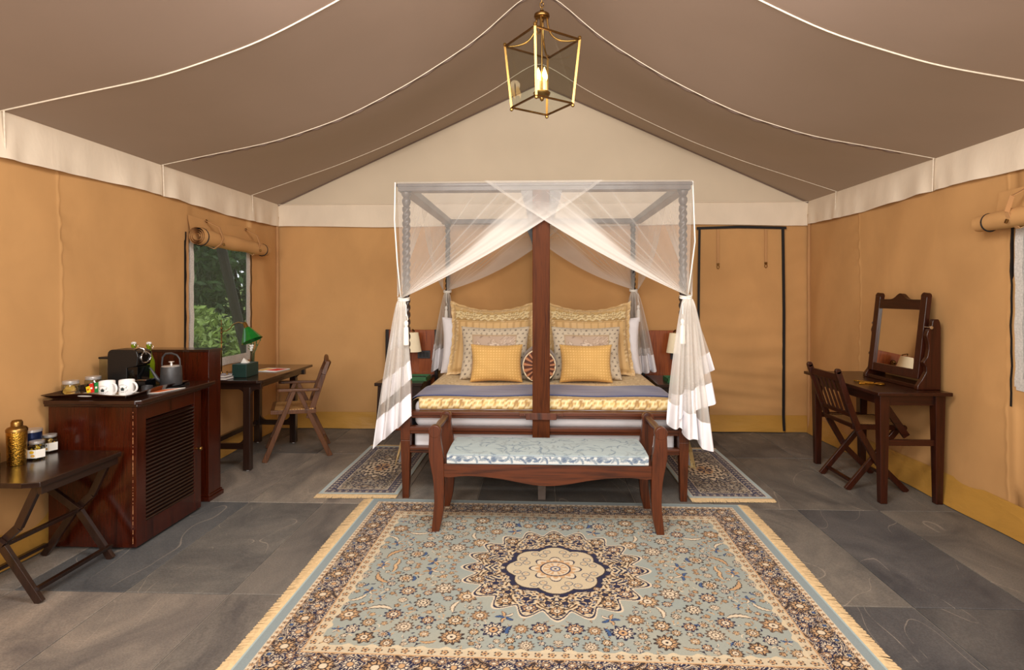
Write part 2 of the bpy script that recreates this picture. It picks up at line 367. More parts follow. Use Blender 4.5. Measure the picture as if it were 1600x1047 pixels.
def rip(a, b):      # cloth wave
    return .012*sin(a*2.3+1.1)*sin(b*1.7)+.006*sin(a*5.1+b*3.3)+.003*sin(a*13+b*7)
def crease(y, z, c, w=.25, k=38, amp=.006):   # puckers fanning from a seam
    d = abs(y-c); return amp*math.exp(-d/w)*sin((z+d*.6)*k) if d < 1 else 0
def frange(a, b, st, extra=()):
    n = max(2, int(round((b-a)/st))+1); s = set(round(x, 4) for x in lsp(a, b, n)) | set(extra); return sorted(s)
WL = (4.36, 5.27, .80, 1.86); WR = (2.35, 3.35, .87, 1.86)
def side_wall(name, sx, W, seams):
    g = MB(); ys = frange(YF, YB, .06, (W[0], W[1])+tuple(s+q for s in seams for q in (-.035, -.02, -.01, -.004, .004, .012, .025, .04))); zs = frange(0, 2.325, .035, (W[2], W[3]))
    def fn(y, z):
        d = rip(y, z)*sst(YB, YB-.25, y)
        for s in seams: d += (crease(y, z, s, .13, 46)*(.5+.9*math.exp(-((z-1.72)/.14)**2)+.8*math.exp(-((z-1.0)/.22)**2)) if y > s else 0)*sst(0, .4, z)*.9+.003*math.exp(-((y-s)/.008)**2)
        d += .010*math.exp(-((z-.19)/.08)**2)*sin(y*9)
        nw = min(abs(y-W[0]), abs(y-W[1])) if W[2]-.1 < z < W[3]+.1 else 9
        if nw < .2 or W[0] < y < W[1]: d *= .3
        return (sx*(XW-d), y, z)
    g.surf(fn, ys, zs, lambda a, b: W[0] < a < W[1] and W[2] < b < W[3])
    return struct(g, name, M_wall, smooth=180)
wall_left = side_wall('wall_left', -1, WL, (3.15, 1.2)); wall_right = side_wall('wall_right', 1, WR, (3.42, 4.95, 1.2))
g = MB()
def fb(x, z):
    d = rip(x, z)*.7
    d += .007*sin(z*34+x*2+2*sin(x*3))*math.exp(-((x-2.05)/.5)**2)*sst(1.5, .9, z)
    d += crease(x, z, 2.7, .2)*.8+crease(x, z, -2.7, .15)*.5
    return (x, YB-d, z)
g.surf(fb, frange(-XW-.01, XW+.01, .05), frange(0, 2.325, .04)); wall_back = struct(g, 'wall_back', M_wall, smooth=180)
g = MB(); g.box(-XW-.02, YF-.03, 0, XW+.02, YF, 3.6); struct(g, 'wall_front', M_wall)
# ceiling profile
PX_ = [0, .1, .2, .4, .889, 1.378, 1.879, 2.381, 2.73]; PZ_ = [3.60, 3.50, 3.41, 3.215, 2.905, 2.655, 2.49, 2.395, 2.325]
SEAMS = [-.85, .33, 1.55, 2.78, 4.0, 5.28]
def zstr(x): return 3.56-(3.56-2.325)*abs(x)/2.73
XX_ = np.linspace(-2.73, 2.73, 547); ZZ_ = np.interp(np.abs(XX_), PX_, PZ_)
for _ in range(260): ZZ_[1:-1] = .25*ZZ_[:-2]+.5*ZZ_[1:-1]+.25*ZZ_[2:]
ZZ_ -= 0
def ceil(x, y):
    a = abs(x); zs = float(np.interp(x, XX_, ZZ_))
    w = 1 if y < 4.0 else (1-.55*sst(4.0, 5.28, y) if y < 5.28 else .45*sst(5.87, 5.28, y))
    z = zstr(x)*(1-w)+zs*w
    for s0, s1 in zip(SEAMS, SEAMS[1:]+[5.87]):
        if s0 <= y <= s1: z += .035*sin(PI*(y-s0)/(s1-s0))*sin(PI*min(1, a/2.73))*(.4 if s1 > 5 else 1)
    return z
g = MB(); xs = frange(-XW, XW, .07, (0,)); g.surf(lambda x, y: (x, y, ceil(x, y)), xs, frange(YF, YB, .08, SEAMS))
struct(g, 'ceiling', M_roof, smooth=180)
g = MB()
for x0, x1 in zip(xs, xs[1:]):
    g.add([(x0, YB, 2.3), (x1, YB, 2.3), (x1, YB, ceil(x1, YB)+.01), (x0, YB, ceil(x0, YB)+.01)], [(0, 1, 2, 3)])
struct(g, 'wall_gable', M_gable, smooth=180)
k = 1
for y in SEAMS[1:]:
    pts = [(x, y, ceil(x, y)-.004) for x in lsp(-XW, XW, 90)]
    g = MB(); g.tube(pts, .0042 if y < 3.9 else .0032, 6)
    s = struct(g, 'trim_%d' % k, M_cord, smooth=180); k += 1
    if abs(y-4.0) < .01:
        g = MB()
        g.surf(lambda x, v: (x, y+.010+.034*v, ceil(x, y+.034*v)-.002-.006*sin(PI*v)*(1+sin(x*44+2*sin(x*3)))), lsp(-2.5, 2.5, 500), [0, .25, .5, .75, 1])
        obj(g, 'seam_flap', M_roof, s, smooth=180)
g = MB(); g.tube([(x, YB-.02, ceil(x, YB)-.012) for x in lsp(-XW, XW, 60)], .006, 6); struct(g, 'trim_%d' % k, M_roof, smooth=180); k += 1
g = MB(); g.tube([(0, y, 3.585) for y in (YF, YB)], .025, 10); struct(g, 'trim_%d' % k, M_roof, smooth=180); k += 1
# valances
def val_side(sx):
    ys = frange(YF, YB-.005, .035); g = MB()
    def fn(y, v):
        near = min(abs(y-s) for s in SEAMS+[5.87]); pk = math.exp(-near/.22)
        z = 2.33-v*(.235+.012*sin(y*2.6+1)-.0*pk)
        x = XW-.012-v*.022-.013*sin(y*11+2*sin(y*3))*v*(1-pk*.5)-.010*sin(y*38+v*2)*pk*v-.004*sin(y*23)*v
        return (sx*x, y, z)
    g.surf(fn, ys, lsp(0, 1, 9)); return g
struct(val_side(-1), 'trim_%d' % k, M_cream, smooth=180); k += 1
struct(val_side(1), 'trim_%d' % k, M_cream, smooth=180); k += 1
g = MB()
def fv(x, v):
    pk = math.exp(-(XW-abs(x))/.3)
    return (x, YB-.014-v*.02-.006*sin(x*9+1)*v-.008*sin(x*40+v*5)*pk*v, 2.335-v*(.24+.008*sin(x*3)))
g.surf(fv, frange(-XW+.01, XW-.01, .035), lsp(0, 1, 9)); bv = struct(g, 'trim_%d' % k, M_cream, smooth=180); k += 1
g = MB(); g.tube([(x, YB-.026, 2.328) for x in lsp(-XW+.02, XW-.02, 20)], .003, 6); obj(g, 'hem_cord', M_cream, bv)
for sx in (-1, 1):
    for y in (4.0, 2.78, 5.28):
        g = MB(); g.tube([(sx*(XW-.03), y, 2.33), (sx*(XW-.038), y, 2.10)], .004, 6); struct(g, 'trim_%d' % k, M_cord); k += 1
    g = MB(); g.tube([(sx*(XW-.012), YB-.035+.004*sin(z*5), z) for z in lsp(.02, 2.2, 40)], .016, 8); struct(g, 'trim_%d' % k, M_walldk, smooth=180); k += 1
# ochre skirt
def skirt(sx):
    g = MB(); g.surf(lambda y, v: (sx*(XW-.006-.03*(1-v)-.008*sin(y*7+v*2)*(1-v)), y, .005+v*(.185+.01*sin(y*2))), frange(YF, YB-.02, .05), lsp(0, 1, 7)); return g
struct(skirt(-1), 'baseboard_left', M_vinyl, smooth=180); struct(skirt(1), 'baseboard_right', M_vinyl, smooth=180)
g = MB(); g.surf(lambda x, v: (x, YB-.008-.03*(1-v)-.006*sin(x*9+v*3)*(1-v), .005+v*.165), frange(-XW+.02, XW-.02, .05), lsp(0, 1, 7))
struct(g, 'baseboard_back', M_vinyl, smooth=180)

# windows
def window(name, sx, W, y_see, roll_y, roll_r):
    y0, y1, z0, z1 = W; X = XW+.004
    g = MB(); g.surf(lambda y, z: (sx*(X+.004*sin(y*7+z*3)+.004*sin(8*(z+abs(y-(y0+y1)/2)**2*1.2))), y, z), lsp(y0-.01, y1+.01, 30), lsp(z0-.01, z1+.01, 34))
    w = struct(g, name, M_mesh, smooth=180)
    def tape(a, b, c, d, nm, mt, dx, lab=None):
        t = MB(); lng = (b-a) > (d-c)
        us = lsp(a, b, 30 if lng else 2); vs = lsp(c, d, 2 if lng else 30)
        t.surf(lambda y, z: (sx*(XW-dx+.002*sin(z*40)+.001*sin(y*50)), y+(.003*sin(z*17) if not lng else 0), z+(.003*sin(y*17) if lng else 0)), us, vs)
        t.surf(lambda y, z: (sx*(XW-dx+.008), y, z), us, vs); obj(t, nm, mt, w, smooth=180)
    tape(y0-.01, y0+.045, z0, z1, 'fastener_tape', M_velcro, .008); tape(y1-.045, y1+.01, z0, z1, 'fastener_tape', M_velcro, .008)
    tape(y0, y1, z0-.02, z0+.05, 'fastener_tape', M_velcro, .010)
    for yy in (y0-.06, y1+.035): tape(yy-.008, yy+.008, z0-.12, z1+.02, 'zipper', M_zip, .008)
    for yy in (y0-.035,): tape(yy-.014, yy+.014, z0-.05, z1, 'flap_edge', M_walldk, .007)
    # hanging flap and roll
    t = MB(); a, b = roll_y
    t.surf(lambda y, z: (sx*(XW-.012-.01*sin(y*14)*(2.0-z)*4-.02*sst(2.0, 1.88, z)), y, z+.012*sin(y*5)), lsp(a+.02, b-.05, 40), lsp(1.87, 2.01, 6)); obj(t, 'flap_cloth', M_wall, w, smooth=180)
    t = MB(); R = roll_r; n = 90; cx = XW-R-.02
    def spi(i): th = i/n*2*PI*3.4; r = R*(.30+.70*i/n); return r*cos(th), r*sin(th)
    def rollp(i, y):
        c = (y-a)/(b-a); px, pz = spi(i); s = 1-.18*c+.05*sin(c*17); return (sx*(cx-px*s), y, 1.845-.03*c+pz*s)
    t.surf(lambda y, i: rollp(i, y), lsp(a, b, 26), list(range(n+1))); obj(t, 'flap_roll', M_wall, w, smooth=180)
    for c in (.22, .78):
        y = a+(b-a)*c; s = 1-.18*c; t = MB(); pts = [(XW-.01, 2.0), (cx-R*s*.6-.0, 1.94), (cx-R*s-.006, 1.85), (cx-R*s*.8, 1.80), (cx, 1.845-.03*c-R*s-.004), (XW-.012, 1.80)]
        for (p, q), (r, u) in zip(pts, pts[1:]):
            t.add([(sx*p, y-.012, q), (sx*p, y+.012, q), (sx*r, y+.012+.012, u), (sx*r, y-.012+.012, u)], [(0, 1, 2, 3)]) if False else t.bar((sx*p, y, q), (sx*r, y, u), .026, .004)
        st = obj(t, 'strap', M_walldk, w); t = MB(); t.tube([(sx*(cx-R*s-.004), y, 1.81), (sx*(cx-R*s-.012), y, 1.79)], .008, 8); t.tube([(sx*(XW-.02), y, 2.0), (sx*(XW-.03), y, 1.985)], .009, 8)
        obj(t, 'buckle', M_brassd, st)
    for y in (a+.05, b-.08):
        t = MB(); cpt = (y-a)/(b-a); s = 1-.18*cpt+.05*sin(cpt*17)
        t.tube([(sx*(cx-(R*s*.93+.001)*cos(q)), y, 1.845-.03*cpt+(R*s*.93+.001)*sin(q)) for q in lsp(0, 2*PI, 24)], .0045, 6); obj(t, 'roll_band', M_zip, w, smooth=180)
    return w
window('window_1', -1, WL, None, (4.30, 5.42), .072); window('window_2', 1, WR, None, (2.25, 3.52), .066)

# door flap in the back wall
g = MB(); X0, X1, ZT = 1.615, 2.46, 2.06
def fd(x, z):
    d = .007*sin(z*30+x*3+1.5*sin(x*4))*sst(1.5, .8, z)+.003*sin(z*22-x*5)*sst(1.9, 1.6, z)+.008*sin(x*3.7)*sin(z*2)+.003*sin(z*61+x*7)*sst(.9, .5, z)*sst(.15, .3, z)
    return (x, YB-.034-d, z)
g.surf(fd, frange(X0, X1, .03), frange(.17, ZT, .015)); door = struct(g, 'door_1', M_wall, smooth=180)
def zipr(pts, w=.022):
    t = MB()
    for p, q in zip(pts, pts[1:]): t.bar(p, q, w, .008, side=(1, 0, 0) if abs(q[2]-p[2]) > abs(q[0]-p[0]) else (0, 0, 1))
    obj(t, 'zipper', M_zip, door)
zipr([(X0-.015, YB-.045, ZT+.002), (X0+.4, YB-.045, ZT+.014), (X1+.03, YB-.045, ZT+.002)], .026)
zipr([(X0+.012, YB-.045, ZT), (X0+.003, YB-.048, 1.5), (X0-.005, YB-.045, .17), (X0-.005, YB-.06, .02)])
zipr([(X1-.004, YB-.045, ZT), (X1+.006, YB-.047, 1.2), (X1+.002, YB-.045, .17), (X1+.002, YB-.06, .02)], .026)
for x, zl in ((1.81, 1.70), (2.285, 1.71)):
    t = MB(); t.bar((x, YB-.05, ZT-.01), (x, YB-.05, zl), .024, .003, side=(1, 0, 0)); s = obj(t, 'strap', M_walldk, door)
    t = MB(); t.tube([(x+.012*cos(a), YB-.052, zl-.03+.018*sin(a)) for a in lsp(0, 2*PI, 14)], .003, 6); t.box(x-.012, YB-.058, zl-.012, x+.012, YB-.046, zl+.008); obj(t, 'clip', M_brassd, s)
t = MB(); t.surf(lambda x, v: (x, YB-.045-.012*(1-v)-.006*sin(x*11+v*4), .01+v*.165), lsp(X0, X1, 30), lsp(0, 1, 6)); obj(t, 'door_skirt', M_vinyl, door, smooth=180)

# ------------------------------------------------------------------ outside the windows
g = MB(); g.surf(lambda x, y: (x, y, -.12+.25*sst(6, 14, abs(x))+6.5*sst(12, 24, abs(x))+.05*sin(x*1.3)*sin(y)), frange(-26, 26, .8), frange(-6, 30, .9)); struct(g, 'ground', M_grass, smooth=180)
def shrub(x, y, h, r, n, mt, label, cat='shrub', trunk=False, gr='greenery outside the left window'):
    o = root('shrub' if not trunk else 'tree', label, cat, (x, y, 0), gr)
    g = MB()
    for _ in range(n):
        th = random.uniform(0, 2*PI); q = random.uniform(-1, 1); rr = r*random.uniform(.55, 1.0)
        c = Vector((x+rr*math.sqrt(1-q*q)*cos(th), y+rr*math.sqrt(1-q*q)*sin(th), h*.55+h*.5*q*random.uniform(.6, 1)))
        a = Vector([random.gauss(0, 1) for _ in range(3)]).normalized(); b = a.cross(Vector([random.gauss(0, 1) for _ in range(3)])).normalized(); l = random.uniform(.035, .08)*(1+.22*h)
        g.add([c-a*l, c+b*l*.35, c+a*l, c-b*l*.35], [(0, 1, 2, 3)])
    f = obj(g, 'foliage', mt, o, recalc=False); f['kind'] = 'stuff'
    g = MB()
    for _ in range(4): g.tube([(x, y, -.1), (x+random.uniform(-r, r)*.3, y+random.uniform(-r, r)*.3, h*.4), (x+random.uniform(-r, r)*.6, y+random.uniform(-r, r)*.6, h*.8)], [.05, .035, .015], 6)
    obj(g, 'stem', M_bark, o)
shrub(-8.2, 11.3, 5.5, 2.6, 7000, M_leafd, 'dark broad tree seen through the upper part of the left window mesh', 'tree', True)
shrub(-7.0, 13.5, 6.5, 3.0, 7000, M_leafd, 'dark tree seen at the right of the left window mesh', 'tree', True)
shrub(-10.2, 13.8, 6.5, 3.0, 7000, M_leafd, 'dark tree seen at the left of the left window mesh', 'tree', True)
shrub(-4.9, 8.3, 1.0, .55, 1600, M_leafl, 'light green bush low behind the left window mesh, nearest the lamp')
shrub(-6.2, 9.9, 1.15, .8, 2000, M_leafl, 'light green bush low behind the middle of the left window')
shrub(-7.8, 10.6, 1.1, .8, 2000, M_leafl, 'far light green bush low behind the left window')
shrub(4.6, 4.2, 2.4, 1.0, 5000, M_leaf, 'green bush behind the mesh of the right window', gr='greenery outside the right window')
g = MB(); g.tube([(-4.2, 8.3, -.08), (-4.2, 7.05, 2.8)], .065, 8); tag(obj(g, 'leaning_pole', M_bark, loc=(-4.2, 8.3, 0)), 'dark leaning pole outside the left window mesh', 'pole')

# ------------------------------------------------------------------ painting library (flat print and weave for cloth, stored per vertex)
class Can:
    def __init__(s, w, h, nx, ny, bg):
        s.w, s.h = w, h; s.X, s.Y = np.meshgrid(np.linspace(-w/2, w/2, nx), np.linspace(-h/2, h/2, ny))
        s.C = np.empty((ny, nx, 3), dtype=np.float32); s.C[:] = lin(bg)
    def win(s, cx, cy, r):
        x = s.X[0]; y = s.Y[:, 0]; i0, i1 = np.searchsorted(x, (cx-r, cx+r)); j0, j1 = np.searchsorted(y, (cy-r, cy+r)); return slice(j0, j1), slice(i0, i1)
    def fill(s, m, c, sl=None):
        if sl is None: s.C[m] = lin(c)
        else:
            v = s.C[sl]; v[m] = lin(c)
NAVY = (34, 34, 62); BRN = (58, 46, 44); CRM = (214, 197, 170); TAN = (194, 156, 114); SKY = (140, 153, 155); FLD = (148, 157, 152); BLU = (62, 88, 130)
def rosette(C, sl, lx, ly, r, n, f1, f2, out, ph=0):
    d = np.hypot(lx, ly); th = np.arctan2(ly, lx)+ph; R = r*(.86+.14*np.cos(n*th))
    C.fill(d < R, out, sl); C.fill(d < R*.82, f1, sl)
    C.fill((d < R*.84) & (d > r*.40) & (np.abs(np.sin(n*th/2)) < .42), out, sl)
    C.fill(d < r*.42, out, sl); C.fill(d < r*.33, f2, sl); C.fill(d < r*.12, out, sl)
def leafm(C, sl, lx, ly, l, w, ang, f, out):
    x = lx*cos(ang)+ly*sin(ang); y = -lx*sin(ang)+ly*cos(ang); y = y-.35*x*x/l
    q = 1-(x/l)**2; W = w*np.sqrt(np.clip(q, 0, 1))*(1-.35*np.cos(x/l*16)*.5)
    C.fill((np.abs(y) < W) & (q > 0), out, sl); C.fill((np.abs(y) < W*.62) & (q > .08), f, sl)
def fan(C, sl, lx, ly, r, ang, f, out):
    d = np.hypot(lx, ly); th = (np.arctan2(ly, lx)-ang+PI) % (2*PI)-PI; m = np.abs(th) < 1.15
    R = r*(.8+.2*np.abs(np.cos(th*4.5))); C.fill(m & (d < R), out, sl); C.fill(m & (d < R*.84) & (np.abs(np.sin(th*4.5)) > .38), f, sl); C.fill((d < r*.26), out, sl); C.fill(d < r*.17, f, sl)
def mirror(C):
    ny, nx = C.C.shape[:2]; q = C.C[:(ny+1)//2, :(nx+1)//2]
    C.C[:(ny+1)//2, nx//2:] = q[:, ::-1]; C.C[ny//2:, :] = C.C[:(ny+1)//2][::-1]
def big_rug(w, h, nx, ny):
    rs = np.random.RandomState(7); C = Can(w, h, nx, ny, FLD); X, Y = C.X, C.Y
    nz = np.sin(X*9+3*np.sin(Y*7))*np.sin(Y*11+2*np.sin(X*5)); tint = (nz*.5+.5)[..., None]
    C.C = (C.C*(1-.45*tint)+np.array(lin((176, 170, 148)))*.45*tint).astype(np.float32)
    e = np.minimum(w/2-np.abs(X), h/2-np.abs(Y)); hz = (w/2-np.abs(X)) < (h/2-np.abs(Y)); s = np.where(hz, Y, X)
    # field motifs, one quadrant
    pts = []
    for _ in range(7000):
        x, y = -rs.uniform(0, w/2-.27), -rs.uniform(0, h/2-.27)
        if (x/.50)**2+(y/.49)**2 < 1: continue
        r = rs.choice([.056, .045, .036, .026, .017], p=[.24, .26, .2, .15, .15])
        if all(math.hypot(x-a, y-b) > (r+c)*.97 for a, b, c in pts): pts.append((x, y, r))
    for x, y, r in pts:
        sl = C.win(x, y, r*1.7); lx = X[sl]-x; ly = Y[sl]-y
        if lx.size == 0: continue
        t = rs.randint(0, 7); ph = rs.uniform(0, 6); out = [NAVY, BRN, BRN, (92, 74, 62)][rs.randint(4)]; f = [TAN, CRM, (206, 172, 130)][rs.randint(3)]
        if r < .02: rosette(C, sl, lx, ly, r, 5, f, f, out, ph)
        elif t <= 2: rosette(C, sl, lx, ly, r, rs.randint(7, 13), f, CRM, out, ph)
        elif t == 3: fan(C, sl, lx, ly, r*1.25, ph, f, out)
        elif t == 4: leafm(C, sl, lx, ly, r*1.3, r*.35, ph, f, out)
        elif t == 5:
            for k in range(5): leafm(C, sl, lx-r*.5*cos(ph+k*1.256), ly-r*.5*sin(ph+k*1.256), r*.5, r*.2, ph+k*1.256, [TAN, BLU, CRM][k % 3], out)
        else: rosette(C, sl, lx, ly, r, 9, CRM, TAN, out, ph); leafm(C, sl, lx-r, ly, r*.6, r*.2, ph, BLU, NAVY)
    for _ in range(700):
        x, y = -rs.uniform(0, w/2-.26), -rs.uniform(0, h/2-.26)
        if (x/.48)**2+(y/.47)**2 < 1 or any(math.hypot(x-a, y-b) < c+.006 for a, b, c in pts): continue
        sl = C.win(x, y, .02); leafm(C, sl, X[sl]-x, Y[sl]-y, rs.uniform(.008, .017), .0035, rs.uniform(0, 6), [TAN, NAVY, CRM, (178, 150, 118)][rs.randint(4)], [NAVY, BRN, (196, 170, 130)][rs.randint(3)])
    # medallion
    d = np.hypot(X/1.03, Y); th = np.arctan2(Y, X/1.03)
    def star(R, n, a, sharp=1): return R*(1-a+a*np.abs(np.cos(n*th/2))**sharp)
    C.fill(d < star(.468, 20, .15, 1.6), CRM); C.fill(d < star(.456, 20, .15, 1.6), NAVY); C.fill(d < star(.444, 20, .15, 1.6), (206, 188, 156)); sc_ = np.sin(th*32+3*np.sin(d*60))*np.sin(d*120+2*np.sin(th*16)); C.fill((d < star(.436, 20, .15, 1.6)) & (sc_ > .45), NAVY); C.fill((d < star(.436, 20, .15, 1.6)) & (sc_ < -.4), TAN); C.fill((d < star(.436, 20, .15, 1.6)) & (sc_ < -.72), BRN)
    for k in range(20):
        a = k*PI/10; x, y = .385*cos(a)*1.03, .385*sin(a); sl = C.win(x, y, .07)
        rosette(C, sl, X[sl]-x, Y[sl]-y, .042, 6, TAN, CRM, BRN if k % 2 else NAVY, a)
        x, y = .322*cos(a+PI/16)*1.03, .322*sin(a+PI/16); sl = C.win(x, y, .08); rosette(C, sl, X[sl]-x, Y[sl]-y, .040, 5, (206, 178, 140), NAVY, NAVY if k % 2 else BRN, a)
    for k in range(48):
        a = k*PI/24+.03; rr = [.36, .30, .345][k % 3]; x, y = rr*cos(a)*1.03, rr*sin(a); sl = C.win(x, y, .03); rosette(C, sl, X[sl]-x, Y[sl]-y, .014, 4, CRM, BLU, NAVY, a)
    C.fill((d < star(.272, 8, .12)) & (d > star(.24, 8, .12)), NAVY)
    for k in range(24):
        a = k*PI/12; x, y = .262*cos(a)*1.03, .262*sin(a); sl = C.win(x, y, .03); rosette(C, sl, X[sl]-x, Y[sl]-y, .020, 5, TAN if k % 2 else CRM, CRM, BRN, a)
    C.fill(d < star(.245, 8, .14), BRN); C.fill(d < star(.239, 8, .14), (198, 182, 152))
    for k in range(8):
        a = (k+.5)*PI/4
        for rr, da in ((.155, 0), (.19, .17), (.19, -.17)):
            x, y = rr*cos(a+da)*1.03, rr*sin(a+da); sl = C.win(x, y, .04); q = np.hypot(X[sl]-x, Y[sl]-y); C.fill((q < .021) & (q > .0165), (88, 90, 104), sl); C.fill(q < .006, TAN, sl)
    C.fill(d < star(.13, 8, .36), NAVY); C.fill(d < star(.121, 8, .36), CRM); C.fill(d < star(.10, 16, .2), TAN)
    C.fill(d < .076, NAVY); C.fill(d < .068, CRM); C.fill(d < .060, TAN); C.fill((d < .057) & (np.sin(th*14) > .2) & (d > .03), CRM); C.fill(d < .026, BLU); C.fill(d < .018, CRM); C.fill(d < .007, NAVY)
    # borders
    pr = .196
    def band(a, b, c): C.fill((e >= a) & (e < b), c)
    band(.218, .262, (200, 184, 156)); band(.050, .218, NAVY)
    mb = (e >= .056) & (e < .214); u = np.sin(s*62+2.2*np.sin(e*70))*np.cos(e*95+1.7*np.sin(s*41)); C.fill(mb & (u > .40), TAN); C.fill(mb & (u > .62), BRN); C.fill(mb & (u < -.5), CRM); C.fill(mb & (u < -.75), NAVY); C.fill(mb & (np.abs(u-.05) < .10), (206, 186, 158))
    for ph, ec, rr, f1, f2, o in ((0, .135, .052, TAN, CRM, BRN), (.5, .150, .042, CRM, TAN, NAVY), (.25, .098, .026, CRM, BLU, BRN), (.75, .098, .026, CRM, BLU, BRN), (.25, .182, .024, TAN, CRM, NAVY), (.75, .182, .024, TAN, CRM, NAVY)):
        ls = ((s/pr+ph) % 1-.5)*pr; le = e-ec; m = np.hypot(ls, le) < rr*1.05; dd = np.hypot(ls, le); tt = np.arctan2(le, ls); R = rr*(.86+.14*np.cos(8*tt))
        C.fill(m & (dd < R), o); C.fill(m & (dd < R*.82), f1); C.fill(m & (dd < R*.8) & (dd > rr*.35) & (np.abs(np.sin(tt*4)) < .45), o); C.fill(m & (dd < rr*.4), o); C.fill(m & (dd < rr*.3), f2)
    for ec, p, rr in ((.239, .052, .018), (.062, .034, .011)):
        ls = ((s/p) % 1-.5)*p; le = e-ec; dd = np.hypot(ls, le); tt = np.arctan2(le, ls); m = e < .27
        if ec < .1: C.fill((e >= .050) & (e < .073), CRM)
        C.fill(m & (dd < rr*(.8+.2*np.cos(5*tt))), BRN); C.fill(m & (dd < rr*.62), TAN); C.fill(m & (dd < rr*.25), NAVY)
    ls = ((s/.098) % 1-.5)*.098; C.fill((e > .252) & (e < .262+.012*np.cos(ls/.098*2*PI)) , (206, 190, 160))
    C.fill((np.abs(e-.215) < .003) | (np.abs(e-.074) < .0025), TAN); C.fill(e < .050, SKY); C.fill(e < .007, (168, 186, 186))
    mirror(C)
    C.C *= (1+.10*(rs.rand(ny, nx, 1)-.5)).astype(np.float32); return C
def small_rug(w, h, nx, ny, seed):
    rs = np.random.RandomState(seed); C = Can(w, h, nx, ny, (158, 147, 130)); X, Y = C.X, C.Y
    e = np.minimum(w/2-np.abs(X), h/2-np.abs(Y)); hz = (w/2-np.abs(X)) < (h/2-np.abs(Y)); s = np.where(hz, Y, X)
    u = np.sin(X*70+2*np.sin(Y*40))*np.cos(Y*62+2*np.sin(X*44)); C.fill(u > .35, (184, 174, 154)); C.fill(u < -.45, (88, 82, 84))
    for _ in range(90):
        x, y = -rs.uniform(0, w/2-.1), -rs.uniform(0, h/2-.1); sl = C.win(x, y, .04); rosette(C, sl, X[sl]-x, Y[sl]-y, rs.choice([.016, .024, .03]), 6, [(176, 152, 122), (190, 176, 152), (140, 128, 112)][rs.randint(3)], (196, 182, 158), [NAVY, BRN][rs.randint(2)], 0)
    d = np.hypot(X, Y*.62); th = np.arctan2(Y*.62, X); R = .17*(.88+.12*np.cos(12*th)); C.fill(d < R, NAVY); C.fill(d < R*.93, CRM); C.fill((np.sin(th*12)*np.sin(d*150) > .1) & (d < R*.88), BRN); C.fill(d < .06, TAN); C.fill((d < .05) & (np.sin(th*8) > 0), NAVY)
    C.fill(e < .105, (172, 162, 144)); v = np.sin(s*130+2*np.sin(e*150)); C.fill((e < .098) & (e > .03), (58, 58, 84)); C.fill((e < .095) & (e > .034) & (v*np.cos(e*120) > .3), (196, 182, 158)); C.fill((e < .095) & (e > .034) & (v < -.75), (120, 110, 112))
    C.fill((np.abs(e-.1) < .004) | (np.abs(e-.032) < .003), CRM); C.fill(e < .028, (176, 190, 190)); mirror(C)
    C.C *= (1+.16*(rs.rand(ny, nx, 1)-.5)).astype(np.float32); return C
def rug(name, label, C, cx, cy, rz, fringe_axis, gr=None, th=.009):
    ny, nx = C.C.shape[:2]; o = root(name, label, 'rug', (cx, cy, 0), gr, rz=rz)
    v = np.stack([C.X, C.Y, th+.0012*np.sin(C.X*5)*np.sin(C.Y*7)], -1).reshape(-1, 3)
    idx = np.arange(nx*ny).reshape(ny, nx); f = np.stack([idx[:-1, :-1], idx[:-1, 1:], idx[1:, 1:], idx[1:, :-1]], -1).reshape(-1, 4)
    me = bpy.data.meshes.new('pile'); me.vertices.add(len(v)); me.vertices.foreach_set('co', v.astype(np.float32).ravel())
    me.loops.add(f.size); me.loops.foreach_set('vertex_index', f.astype(np.int32).ravel()); me.polygons.add(len(f))
    me.polygons.foreach_set('loop_start', np.arange(0, f.size, 4, dtype=np.int32)); me.polygons.foreach_set('loop_total', np.full(len(f), 4, dtype=np.int32)); me.update(calc_edges=True)
    me.materials.append(M_rug); p = bpy.data.objects.new('pile', me); COL.objects.link(p); p.parent = o; OFF[p.name] = Vector((0, 0, 0)); setcol(p, C.C)
    w, h = C.w/2, C.h/2; g = MB(); t = th-.0006
    g.box(-w, -h, .001, w, h, t-.002); obj(g, 'backing', M_fringe, o)
    for sg in (-1, 1):
        g = MB(); L = h if fringe_axis == 'x' else w; n = int(2*L/.0042)
        for i in range(n):
            a = -L+2*L*(i+.5)/n; l = .062+random.uniform(-.003, .004)+(.01 if fringe_axis == 'x' else -.01)*sin(a*3); j = random.uniform(-.005, .005); wd_ = .0046; z1 = random.uniform(.003, .006)
            P = [(0, a-wd_, t), (0, a+wd_, t), (.02, a+wd_+j*.4, z1+.004), (.02, a-wd_+j*.4, z1+.004), (l, a+wd_*.7+j, z1-.001), (l, a-wd_*.7+j, z1-.001)]
            if fringe_axis == 'x': P = [(sg*(w+p[0]), p[1], p[2]) for p in P]
            else: P = [(p[1], sg*(h+p[0]), p[2]) for p in P]
            g.add(P, [(0, 1, 2, 3), (3, 2, 4, 5)])
        f_ = obj(g, 'fringe', M_fringe, o, recalc=False); f_['kind'] = 'stuff'
    return o
rug('rug', 'large pale blue floral rug with central medallion, in front of the bed', big_rug(2.43, 1.86, 760, 580), .085, 2.885, math.radians(-.6), 'x')
rug('rug', 'small grey and beige patterned rug on the floor at the left side of the bed', small_rug(.56, 1.24, 112, 248, 3), -1.255, 4.53, 0, 'y', 'bedside rugs')
rug('rug', 'small grey and beige patterned rug on the floor at the right side of the bed', small_rug(.56, 1.24, 112, 248, 5), 1.310, 4.545, 0, 'y', 'bedside rugs')

